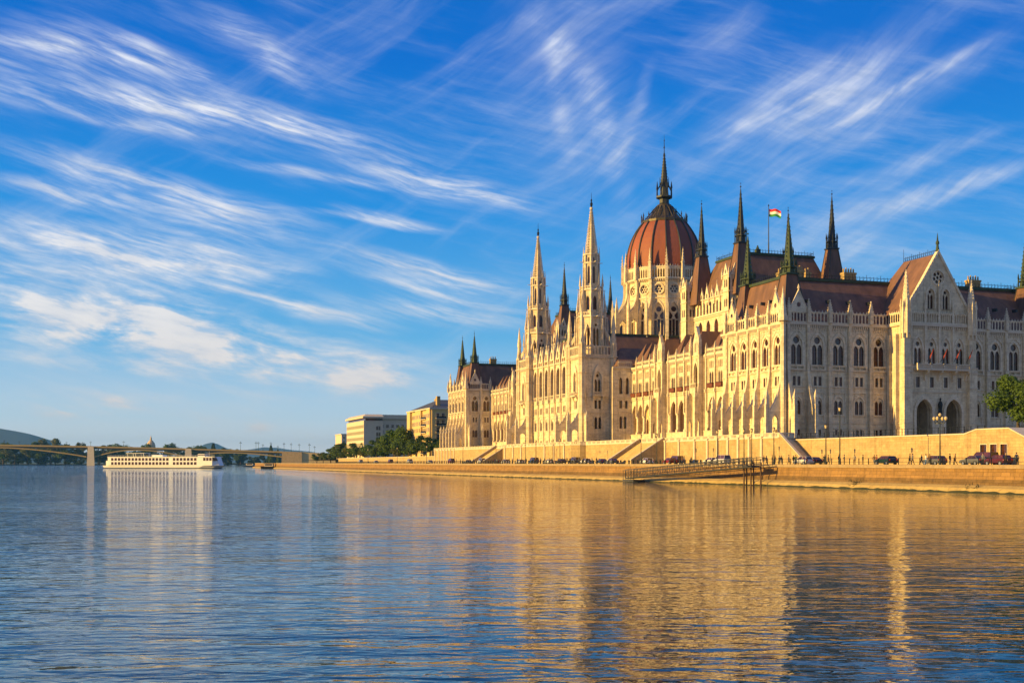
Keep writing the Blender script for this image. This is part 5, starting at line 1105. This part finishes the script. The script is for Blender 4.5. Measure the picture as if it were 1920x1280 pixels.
def person(pose,top,leg,x,y,rz,label,group=None,s=1.,hair=0,z=3.6):
    k=(pose,top,leg)
    if k not in cache:
        me=PM[pose].copy(); me.materials.clear()
        for n in ('skin','cloth_'+top,'cloth_'+leg,'shoe'): me.materials.append(M[n])
        for p in me.polygons:
            c=p.center; p.material_index=3 if c.z<.1 else (2 if c.z<.93 and abs(c.x)<.2 else (0 if c.z>1.47 or (abs(c.x)>.2 and c.z<.86) or (abs(c.x)>.2 and c.y>.3 and c.z>1.) else 1))
        cache[k]=me
    o=tag(link('person',cache[k],None,(x,y,z),rz,scale=(s,s,s)),label,'person',group)
    h=bpy.data.objects.new('hair',HM[hair]); COL.objects.link(h); h.parent=o; h.location=(0,.0,0); return o
PP=[(1448,-17,'stand','black','black','left of the group waiting at the nearest corner'),(1453,-16,'walk','brown','dark blue','in the group by the lamp at the nearest corner'),(1461,-17,'talk','dark blue','black','right of the lamp at the nearest corner'),(1465,-16.4,'stand','black','grey','rightmost of the waiting group at the nearest corner'),
(1479,-17,'stride','grey','black','alone between the waiting group and the silver hatchback'),(1488,-16,'walk','black','brown','close to the nose of the silver hatchback'),(1492,-15,'talk','green','dark blue','beside the silver hatchback'),
(1546,-17,'walk','black','black','left of a pair below the yellow wall'),(1553,-17,'stride','brown','black','right of a pair below the yellow wall'),
(1573,-17.5,'stand','black','dark blue','at the foot of the tallest slim lamp'),(1583,-17,'talk','dark blue','black','just right of the tallest slim lamp'),
(1602,-17,'stand','beige','brown','sitting height between the tall lamp and the green hatchback'),(1618,-17.5,'stand','black','black','alone by the railing left of the green hatchback'),(1639,-14,'walk','brown','grey','at the nose of the green hatchback'),
(1644,-9,'stand','red','black','behind the green hatchback'),(1706,-16,'walk','black','dark blue','leftmost of three walkers right of the green hatchback'),(1711,-16.5,'stride','grey','black','middle of three walkers right of the green hatchback'),(1728,-15,'walk','dark blue','black','third walker, left of the small grey car'),
(1736,-16,'talk','white','blue','wearing a pale top beside the small grey car'),(1743,-14,'stand','brown','black','behind the small grey car'),(1781,-17,'stand','black','grey','right of the candelabrum on the quay'),(1791,-17,'walk','brown','black','second person right of the candelabrum'),
(1843,-16,'stand','grey','black','standing in front of the black van'),(1886,-16.5,'walk','black','black','right of the dark red hatchback'),(1906,-17,'stride','dark blue','black','near the right edge by the railing'),
(1279,-17,'stand','brown','dark blue','left of a pair right of the red hatchback'),(1283,-16.5,'talk','beige','grey','right of a pair right of the red hatchback'),(1296,-17,'walk','black','black','alone above the middle of the gangway'),(1432,-17,'walk','black','dark blue','left of the gangway mooring pile'),(1437,-16.4,'stride','grey','black','above the gangway mooring pile')]
for i,(px,X,po,tp,lg,lb) in enumerate(PP):
    x,y,_=onx(px,X); lb=lb.replace('sitting height ',''); w='person in %s, %s'%(tp,lb); person(po,tp,lg,x,y,rnd.uniform(-3,3),w,'people on the quay',rnd.uniform(.95,1.04),i%2)
cols=list(CL)
for i in range(34):
    px=850+i*8.1+rnd.uniform(-3,3); x,y,_=onx(px,rnd.choice((-19,-17,-16))); person(rnd.choice(list(PM)),rnd.choice(('black','grey','dark blue','brown')),'black',x,y,rnd.uniform(-3,3),'small far person in dark clothes walking on the quay behind the bollards','far walkers on the quay',1,i%2)
# ---- trees
def leaf_cloud(mb,cx,cy,cz,rx,rz,n,s,rg,lobes=9,hollow=.5):
    L=[]
    for i in range(lobes):
        a=rg.uniform(0,2*PI); q=rg.uniform(.25,.75); zz=rg.uniform(-.65,.75); L.append((cx+rx*q*math.cos(a),cy+rx*q*math.sin(a),cz+rz*zz,rg.uniform(.30,.52)*(1-.25*abs(zz))))
    for i in range(n):
        x,y,z,k=rg.choice(L); k*=rg.choice((.75,1.,1.12)); d=Vector((rg.gauss(0,1),rg.gauss(0,1),rg.gauss(0,1))).normalized()*(rg.uniform(hollow,1)**.6)
        if rg.random()<.12: d*=1.25
        p=Vector((x+d.x*rx*k,y+d.y*rx*k,z+d.z*rz*k*.95)); nn=(d+Vector((rg.uniform(-.8,.8),rg.uniform(-.8,.8),rg.uniform(-.2,.9)))).normalized(); u=nn.orthogonal().normalized(); u.rotate(Matrix.Rotation(rg.uniform(0,6.28),3,nn)); w=nn.cross(u); q=s*rg.uniform(.6,1.3)
        mb.face([p-u*q,p-w*q*.6,p+u*q,p+w*q*.6])
def tree_proto(seed,h,r,n,s,lf,trunkh=.3,conic=False):
    rg=random.Random(seed); c=MB().use(lf)
    if conic:
        for i in range(n):
            t=rg.random()**1.3; z=h*(.12+.88*t); rr=r*(1-t)*rg.uniform(.75,1.05)+.1; a=rg.uniform(0,6.28); p=Vector((rr*math.cos(a),rr*math.sin(a),z)); u=Vector((math.cos(a+1),math.sin(a+1),rg.uniform(-.4,.4)))*s; w=Vector((-.3*math.cos(a),-.3*math.sin(a),1))*s*.7; c.face([p-u,p-w,p+u,p+w])
    else: leaf_cloud(c,0,0,h*(1+trunkh)/2,r,h*(1-trunkh)/2,n,s,rg,11)
    t=MB().use('bark'); t.lathe(0,0,[(r*.085,0),(r*.06,h*.12),(r*.05,h*trunkh),(r*.03,h*.6),(.03,h*.85)],7)
    for i in range(7): a=rg.uniform(0,6.28); z=h*rg.uniform(trunkh*.9,.6); t.tube((0,0,z),(r*.6*math.cos(a),r*.6*math.sin(a),z+h*.2),r*.028,.02,5)
    return c.mesh('crown'),t.mesh('trunk')
TP={'big':tree_proto(3,11,5.4,9000,.26,'leaf',.22),'a':tree_proto(5,9,4.,2600,.34,'leaf',.25),'b':tree_proto(8,9,4.3,2600,.36,'leafd',.2),'c':tree_proto(11,9,3.6,2400,.36,'leafo',.25),'con':tree_proto(13,10,2.6,1500,.5,'leafd',.1,True)}
def tree(kind,x,y,z,s,label,group=None,rz=0,sx=1.,name='tree'):
    t=thing(name,label,'tree',(x,y,z),group,rz); t.scale=(s*sx,s*sx,s)
    for n,me in zip(('crown','trunk'),TP[kind]): o=bpy.data.objects.new(n,me); COL.objects.link(o); o.parent=t
    return t
x,y=at(1909,196); tree('big',x,y,8.5,.90,'bright green leafy tree above the stair block at the right edge',None,.4)
for i,(px,w,h,kd,sx,lb) in enumerate(((722,640,12,'b',1.15,'tall green tree, left of the clump between the two far blocks'),(741,610,14,'a',1.05,'tallest green tree of the clump between the two far blocks'),(757,590,15,'a',.9,'tall green tree touching the left side of the yellow block'),(706,650,8.5,'b',1.1,'medium green tree before the white office block'),(766,560,8,'b',1.2,'low dark tree at the foot of the yellow block, left one'),(781,545,9,'b',1.2,'low dark tree at the foot of the yellow block, second from left'),(795,530,9.5,'b',1.2,'low dark tree at the foot of the yellow block, third from left'),(806,520,8.5,'b',1.1,'low dark tree at the foot of the yellow block, rightmost'),(826,505,7.5,'b',1.1,'dark tree between the yellow block and the far pavilion'),(835,500,6.5,'c',1.1,'small dark tree touching the far pavilion'))):
    x,y=at(px,w); tree(kd,x,y,6.5,h/9,lb,'trees on the far quay',i*1.3,sx)
for i in range(3,15):
    px=612+i*10.5; w=830-i*18; x,y=at(px,w); tree(('b','c','a')[i%3],x,y,5.2,(1.15,.95,1.05)[i%3]*(1+.1*math.sin(i*2.3)),'low dark green street tree in the far avenue below the white office block','avenue of street trees beyond the palace',i,1.35)
for i,(px,w,h) in enumerate(((594,980,8),(606,960,9),(620,930,11),(630,900,13),(640,880,15),(648,850,14))): x,y=at(px,w); tree(('b','c')[i%2],x,y,3.6,h/9,'%s dark tree of the group left of the white office block'%('first','second','third','fourth','fifth','rightmost')[i],'trees left of the office block',i*1.7,1.4)
# ---- far blocks
paint('render_white',(.66,.55,.41),.9); paint('render_yellow',(.62,.46,.20),.9); paint('slate',(.07,.075,.085),.7); paint('shutter',(.30,.27,.17),.7)
def block_windows(F,us,zs,w,h,par,rz,frame='cap'):
    a=MB().use(frame); a.plate(ID,rect(-w/2-.15,w/2+.15,-.15,h+.15),[rect(-w/2,w/2,0,h)],.06,-.1,False); me=a.mesh('window'); b=MB().use('glass').box(ID,-w/2,w/2,0,h,-.25,-.02) ; b2=MB().use('glass'); b2.box(ID,-w/2,w/2,0,h,-.02,.02); b2.use('cap').box(ID,-.05,.05,0,h,.02,.05); mb=b2.mesh('pane')
    for z in zs:
        for u in us: x,y,_=F(u,0,.03); o=link('window',me,par,(x,y,z),rz); link('pane',mb,o,(x,y,z))
ob=thing('office_building','white modern office block with horizontal window bands and a flat overhanging roof','building',(15,520,6.5))
m=MB().use('render_white'); m.bx(10,21.95,495,552,6,29.5); m.bx(22,80,507,552,6,31); link('wall',m.mesh('office_wall'),ob)
m=MB().use('render_white'); m.bx(9.2,21.9,493.5,553,31.0,31.9); m.hexa([(9.2,493.5,31.9),(21.9,493.5,31.9),(21.9,553,31.9),(9.2,553,31.9)],[(12,499,33.5),(21.9,499,33.5),(21.9,553,33.5),(12,553,33.5)]); m.bx(22,80,506,553,31,33.6); link('roof',m.mesh('office_roof'),ob)
m=MB().use('glass'); m.bx(11.2,21.9,496.5,552,29.5,31.0); link('top_storey',m.mesh('office_top_storey'),ob)
for z in (10.2,13.9,17.6,21.3,25.): 
    m=MB().use('shutter'); m.box(west(10),495.8,551.2,z,z+1.9,-.05,.03); m.use('render_white'); [m.box(west(10),496+i*3.9,496.25+i*3.9,z,z+1.9,.03,.1) for i in range(15)]; link('window_band',m.mesh('window_band'),ob)
block_windows(south(495),[18.2,19.6],[9,12.7,16.4,20.1,23.8],1.1,2.3,ob,0); block_windows(south(507),[24+3.2*i for i in range(8)],[12,15.4,18.8,22.2,25.6],1.5,1.9,ob,0)
yb_=thing('apartment_building','yellow apartment block with balconies and a dark pitched roof beside the far pavilion','building',(20,345,6.5))
m=MB().use('render_yellow'); m.bx(8,30,322,369,6,29.); [m.bx(7,8.05,a,b,6,29.6) for a,b in ((322.6,329),(340,351),(362,368.6))]; m.bx(30,60,326,369,6,28); m.use('cap').bx(6.8,30.4,321.6,369.4,29,29.6); link('wall',m.mesh('apartment_wall'),yb_)
m=MB().use('slate'); hip(m,7.6,60,322,369,29.6,17,50,345,34.6); link('roof',m.mesh('apartment_roof'),yb_)
for x,y in ((13,330),(18,352),(27,336)): m=MB().use('brick'); m.bx(x-.8,x+.8,y-1.3,y+1.3,30,35.4); link('chimney',m.mesh('chimney'),yb_)
zs=[8.6+3.3*i for i in range(6)]; block_windows(west(8),[331,333.6,336.2,338.6,353,355.5,358,360.4],zs,1.2,1.9,yb_,R(-90)); block_windows(west(7),[324.2,327.2,342,345.4,348.8],zs,1.2,1.9,yb_,R(-90))
block_windows(south(322),[10.8,13.4,17.5],zs,1.3,2.,yb_,0); 
for i,z in enumerate(zs):
    m=MB().use('cap'); m.box(west(8),330,339.6,z-.6,z-.35,0,1.2); m.use('iron').box(west(8),330,339.6,z-.35,z+.5,1.12,1.18); link('balcony',m.mesh('balcony'),yb_)
    m=MB().use('cap'); m.box(south(322),9.8,14.6,z-.6,z-.35,0,1.2); m.use('iron').box(south(322),9.8,14.6,z-.35,z+.5,1.12,1.18); link('balcony',m.mesh('balcony'),yb_)
x,y=at(646,1000); sb=thing('corner_house','small pale block peeping out left of the white office block','building',(x,y,3.6)); m=MB().use('render_white'); m.bx(x-2.5,x+9,y,y+30,3.6,27.5); m.bx(x-3,x+9.4,y-.4,y+30,27.5,28.3); link('wall',m.mesh('house_wall'),sb); block_windows(south(y),[x-.5,x+2.2,x+5],[7+3.4*i for i in range(6)],1.3,1.9,sb,0)
# ---- cruise ship
sx,sy=at(309,856); ship=thing('cruise_ship','long white river cruise ship with two rows of dark windows before the bridge','ship',(sx,sy,0),None,-YAW-R(16))
ship.scale=(1.09,1,1)
def kid(n,mb,par,loc=(0,0,0)): o=bpy.data.objects.new(n,mb if isinstance(mb,bpy.types.Mesh) else mb.mesh(n)); COL.objects.link(o); o.parent=par; o.location=loc; return o
paint('ship_white',(.85,.84,.82),.4); paint('ship_blue',(.03,.05,.10),.4)
def hullring(z,x0,x1,bw): # outline of the hull at a height (bow at +x)
    return [(x0,-bw*.8,z),(x1-14,-bw,z),(x1-5,-bw*.6,z),(x1,0,z),(x1-5,bw*.6,z),(x1-14,bw,z),(x0,bw*.8,z)]
h=MB().use('ship_blue'); h.hexa(hullring(-.6,-43.5,41,5.),hullring(.45,-44,42.5,5.4)); h.use('ship_white').hexa(hullring(.45,-44,42.5,5.4),hullring(2.0,-44.5,45.5,5.7)); kid('hull',h,ship)
h=MB().use('ship_white'); h.bx(-40,38,-5.5,5.5,2.0,8.1); h.hexa([(38,-5.5,2.),(42,-3.,2.),(42,3.,2.),(38,5.5,2.)],[(38,-5.5,8.1),(40,-3.,8.1),(40,3.,8.1),(38,5.5,8.1)]); h.bx(-42,-40,-4.5,4.5,2,5.4); h.bx(-40.3,40,-5.7,5.7,8.0,8.3); kid('superstructure',h,ship)
wm=MB().use('ship_white'); wm.plate(ID,rect(-1.05,1.05,-.12,2.12),[rect(-.9,.9,0,2.0)],.05,-.0,False); wme=wm.mesh('ship_window'); wp=MB().use('glass'); wp.box(ID,-.9,.9,0,2.0,-.02,.02); wpe=wp.mesh('pane')
for row in (2.5,5.4):
    for i in range(24):
        X=-36.5+i*2.6+(2.4 if i>16 else 0)
        if X<31: o=kid('window',wme,ship,(X,-5.53,row)); kid('pane',wpe,o)
g=MB().use('glass'); [g.bx(31.5+k*2.2,33.2+k*2.2,-5.56,-5.45,5.4,7.5) for k in range(3)]; g.hexa([(38.2,-5.45,5.3),(41.,-3.1,5.3),(41.,-3.0,5.3),(38.2,-5.3,5.3)],[(38.2,-5.45,7.5),(40.,-3.1,7.5),(40.,-3.0,7.5),(38.2,-5.3,7.5)]); kid('saloon_windows',g,ship)
m=MB().use('ship_white'); [m.tube((x,-5.5,8.3),(x,-5.5,9.4),.06,n=3) for x in range(-40,40,2)]; [m.tube((-40,-5.5,z),(40,-5.5,z),.05,n=3) for z in (8.8,9.4)]; o=kid('deck_rail',m,ship)
m=MB().use('ship_white'); m.bx(-27,-13,-4,4,10.6,10.9); [m.bx(x-.1,x+.1,y-.1,y+.1,8.3,10.6) for x in (-26,-20,-14) for y in (-3.5,3.5)]; kid('canopy',m,ship)
m=MB().use('ship_white'); m.bx(-8,0,-3,3,8.3,9.6); m.bx(26,31,-2.6,2.6,8.3,10.2); m.use('glass').bx(26.1,31.1,-2.65,2.65,9.0,9.8); kid('wheelhouse',m,ship)
m=MB().use('ship_white'); m.tube((33,0,8.3),(33,0,12.5),.12,.05,5); m.tube((43.5,0,2.),(43.5,0,4.6),.08,.04,4); kid('mast',m,ship)
# ---- landing pontoons near the bridge end
def boat(px,w,L,label,col,name='pontoon'):
    x,y=at(px,w); t=thing(name,label,'pontoon',(x,y,0),None,-YAW); m=MB().use(col); m.hexa([(-L/2,-2,-.3),(L/2,-2,-.3),(L/2,2,-.3),(-L/2,2,-.3)],[(-L/2-.6,-2.3,1.5),(L/2+.6,-2.3,1.5),(L/2+.6,2.3,1.5),(-L/2-.6,2.3,1.5)]); kid('hull',m,t)
    m=MB().use('render_white'); m.bx(-L*.35,L*.1,-1.6,1.6,1.5,3.4); m.use('iron').bx(-L*.4,L*.2,-1.9,1.9,3.4,3.6); m.bx(-L*.3,L*.05,-1.65,-1.58,2.2,3.0); kid('cabin',m,t); return t
boat(509,800,13,'dark mooring pontoon with a low cabin at the end of the far quay','iron'); boat(472,1150,15,'small dark boat moored left of the pontoon by the far quay','ship_blue','small_boat')
m=MB().use('steel'); a=at(516,800); b=at(588,790); m.tube((a[0],a[1],1.7),(b[0],b[1],3.9),.22,n=4); m.tube((a[0],a[1],2.8),(b[0],b[1],5.0),.1,n=4); [m.tube((a[0]+(b[0]-a[0])*k/8,a[1]+(b[1]-a[1])*k/8,1.7+2.2*k/8),(a[0]+(b[0]-a[0])*k/8,a[1]+(b[1]-a[1])*k/8,2.8+2.2*k/8),.07,n=3) for k in range(9)]; tag(link('footbridge',m.mesh('footbridge')),'thin sloping footbridge from the far quay down to the dark pontoon','footbridge')
# ---- road bridge
WB=1650; br=thing('arch_bridge','long low arch bridge with yellow iron arches on stone piers across the river','bridge',(*at(300,WB),0))
def bp_(px,z,off=0.): x,y=at(px,WB+off+(px-300)*.06); return (x,y,z)
def dz(px): return zat(834.3+(px/560)*7.0+(px/560)**2*6.8,WB+(px-300)*.06)
paint('bridge_yellow',(.42,.30,.10),.6); paint('bridge_dark',(.05,.05,.035),.7)
px=-170; segs=[]
while px<575: segs.append(px); px+=12
m=MB().use('bridge_yellow'); 
for a,b in zip(segs,segs[1:]): m.hexa([bp_(a,dz(a)-1.3),bp_(b,dz(b)-1.3),bp_(b,dz(b)-1.3,22),bp_(a,dz(a)-1.3,22)],[bp_(a,dz(a)+.9),bp_(b,dz(b)+.9),bp_(b,dz(b)+.9,22),bp_(a,dz(a)+.9,22)])
link('deck',m.mesh('bridge_deck'),br)
m=MB().use('bridge_dark')
for a,b in zip(segs,segs[1:]): m.hexa([bp_(a,dz(a)-3.0,1),bp_(b,dz(b)-3.0,1),bp_(b,dz(b)-3.0,21),bp_(a,dz(a)-3.0,21)],[bp_(a,dz(a)-1.3,1),bp_(b,dz(b)-1.3,1),bp_(b,dz(b)-1.3,21),bp_(a,dz(a)-1.3,21)])
link('girder',m.mesh('bridge_girder'),br)
for p0,p1 in ((-12-170,162),(178,347),(359,528)):
    n=26; zs0=zat(856,WB)
    for off in (0.,7.,14.,21.):
        m=MB().use('bridge_yellow'); c=lambda t:(p0+(p1-p0)*t); zz=lambda t: zs0+(dz(c(t))-3.2-zs0)*(1-(2*t-1)**2)
        for i in range(n):
            a,b=i/n,(i+1)/n; m.hexa([bp_(c(a),zz(a)-.8,off),bp_(c(b),zz(b)-.8,off),bp_(c(b),zz(b)-.8,off+.8),bp_(c(a),zz(a)-.8,off+.8)],[bp_(c(a),zz(a)+.8,off),bp_(c(b),zz(b)+.8,off),bp_(c(b),zz(b)+.8,off+.8),bp_(c(a),zz(a)+.8,off+.8)])
        m.use('bridge_dark')
        for i in range(1,n):
            t=i/n; 
            if dz(c(t))-3-zz(t)>1.5: m.tube(bp_(c(t),zz(t),off+.4),bp_(c(t),dz(c(t))-2.8,off+.4),.35,n=4); t2=(i+(1 if t<.5 else -1))/n; m.tube(bp_(c(t),zz(t),off+.4),bp_(c(t2),dz(c(t2))-2.8,off+.4),.22,n=3)
        link('arch_rib',m.mesh('arch_rib'),br)
for p in (170,353):
    m=MB().use('cap'); m.hexa([bp_(p-7.5,-3,-4),bp_(p+7.5,-3,-4),bp_(p+7.5,-3,26),bp_(p-7.5,-3,26)],[bp_(p-5.5,dz(p)+.3,-1),bp_(p+5.5,dz(p)+.3,-1),bp_(p+5.5,dz(p)+.3,23),bp_(p-5.5,dz(p)+.3,23)]); link('pier',m.mesh('pier'),br)
m=MB().use('terr'); m.hexa([bp_(527,-3,-2),bp_(566,-3,-2),bp_(566,-3,26),bp_(527,-3,26)],[bp_(529,dz(540)+.6,-2),bp_(566,dz(560)+.6,-2),bp_(566,dz(560)+.6,26),bp_(529,dz(540)+.6,26)]); link('abutment',m.mesh('abutment'),br)
m=MB().use('render_yellow'); m.hexa([bp_(566,2,0),bp_(640,2,0),bp_(640,2,22),bp_(566,2,22)],[bp_(566,dz(566)+.6,0),bp_(640,dz(566)-2,0),bp_(640,dz(566)-2,22),bp_(566,dz(566)+.6,22)]); link('approach_ramp',m.mesh('approach_ramp'),br)
m=MB().use('mast'); m.lathe(0,0,[(.5,0),(.4,1.5),(.22,2),(.2,9.),(.2,12.5)],6); m.bx(-1.2,1.2,-.12,.12,10.4,10.7); [m.frust(x,0,10.7,.45,11.8,.3,6) for x in (-1.1,1.1)]; m.frust(0,0,12.3,.5,13.6,.2,6); BL=m.mesh('bridge_lamp'); 
BLP=(8,36,77,125,170,232,451,480,484.5,493,508,521,532.5,546,561,580,590)
for i,px in enumerate(BLP): x,y,z=bp_(px,dz(px)+.6,1); tag(link('bridge_lamp',BL,None,(x,y,z)),'tall dark twin lamp post standing on the far arch bridge','lamp post','lamp posts on the bridge').scale=(1,1,(.5,.4,.6,.4,.5,.6,.9,.95,.95,.7,.95,.6,.95,.95,.9,.95,.7)[i])
# ---- far bank, woods, hills
def poly_at(L,z,name,mt,kind='structure'): return sheet(name,[at(px,w) for px,w in L],z,mt)
poly_at([(-900,2050),(-100,2050),(300,2150),(560,2300),(700,2400),(700,9000),(-1600,9000),(-2500,2050)],1.5,'far_bank','grass')
rg=random.Random(4)
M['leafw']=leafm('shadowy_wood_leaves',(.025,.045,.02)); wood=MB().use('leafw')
for i in range(90):
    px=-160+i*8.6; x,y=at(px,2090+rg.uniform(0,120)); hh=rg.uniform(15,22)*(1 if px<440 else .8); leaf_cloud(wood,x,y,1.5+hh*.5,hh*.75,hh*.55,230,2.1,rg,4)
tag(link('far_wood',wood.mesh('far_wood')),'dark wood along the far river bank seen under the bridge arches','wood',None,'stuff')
far=[(6,38,'a',1.3,'leafy crown at the left edge above the bridge'),(28,36,'c',1.6,'olive crown above the bridge, second from the left edge'),(52,36,'c',1.5,'low olive crown above the bridge below the blue hill'),(95,47,'c',1.15,'largest rounded olive tree above the bridge'),(72,40,'b',1.2,'dark tree at the left foot of the largest rounded tree'),(122,36,'b',1.3,'dark tree right of the largest rounded tree'),(150,40,'c',.8,'small rounded tree left of the stone pier'),(185,34,'b',1.6,'wide dark crown right of the stone pier'),(205,35,'b',1.1,'dark crown left of the middle of the bridge'),(225,36,'a',1.1,'green tree left of the domed building'),(255,31,'b',1.4,'low crown left of the domed building'),(276,36,'a',.8,'green tree in front of the domed building'),(318,37,'a',.9,'tree right of the domed building with a pointed top'),(348,31,'b',1.2,'low crown above the second pier'),(372,33,'a',1.2,'crown above the bow of the ship'),(400,37,'con',1.1,'dark conifer above the bow of the ship'),(424,29,'b',1.1,'low crown right of the conifer'),(451,27,'b',1.2,'low crown on the right part of the bridge'),(508,34,'con',.9,'dark conifer above the right arch of the bridge'),(521,26,'con',.9,'small conifer above the bridge abutment')]
for i,(px,h,kd,sx,lb) in enumerate(far): x,y=at(px,2000); tree(kd,x,y,1.5,h/(10 if kd=='con' else 9)*.93,lb,'trees beyond the bridge',i*.9,sx)
x,y=at(283,2060); t=thing('domed_building','distant domed building with a pointed lantern behind the bridge trees','building',(x,y,1.5)); m=MB().use('render_yellow'); m.bx(x-10,x+10,y-8,y+8,1.5,30); link('wall',m.mesh('domed_wall'),t); m=MB().use('loggia'); m.lathe(x,y,[(8,30),(7.6,34),(6,38.5),(3.2,42),(1.6,43.5),(1.5,46.5),(.2,51)],12); link('dome',m.mesh('far_dome'),t)
M['hill']=mat('far_forest_hill',(.02,.035,.025),.95,var=.3,vs=.002)
def hill(name,w,prof,depth=2500):
    m=MB().use('hill'); n=len(prof); f=[]; b=[]; r=[]
    for px,py in prof: x,y=at(px,w); z=zat(py,w); r.append((x,y,z)); x,y=at(px,w-depth*.6); f.append((x,y,-2)); x,y=at(px,w+depth); b.append((x,y,-2))
    m.v=f+r+b
    for i in range(n-1): m.f+=[(i,i+1,n+i+1,n+i),(n+i,n+i+1,2*n+i+1,2*n+i)]; m.m+=[0,0]
    me=m.mesh(name)
    for p in me.polygons: p.use_smooth=True
    return struct(name,me)
hill('hill',8500,[(-500,800),(-260,790),(-120,792),(-40,799),(0,803),(30,808),(55,813),(72,818),(95,825),(120,834),(150,845),(190,860)])
hill('distant_hills',12500,[(300,862),(350,846),(375,836),(388,831),(398,829),(408,832),(425,840),(445,845),(470,842),(495,838),(520,839),(545,843),(580,846),(620,852),(660,862)])
# a little warm cloud of haze lies over the whole valley
HAZE=5.5e-5
if HAZE:
    m=MB(); m.cur=0; m.mats=[]; m.bx(-9700,9700,-4700,15700,-5,290); me=bpy.data.meshes.new('haze'); me.from_pydata(m.v,[],m.f)
    hz=bpy.data.materials.new('haze'); hz.use_nodes=True; t=NT(hz.node_tree); v=t.n('ShaderNodeVolumePrincipled',i={'Color':(.16,.5,1,1),'Density':HAZE,'Anisotropy':.1}); t.n('ShaderNodeOutputMaterial',i={1:v.outputs[0]})
    me.materials.append(hz); tag(struct('haze',me),'pale blue evening haze filling the river valley','haze',None,'stuff')
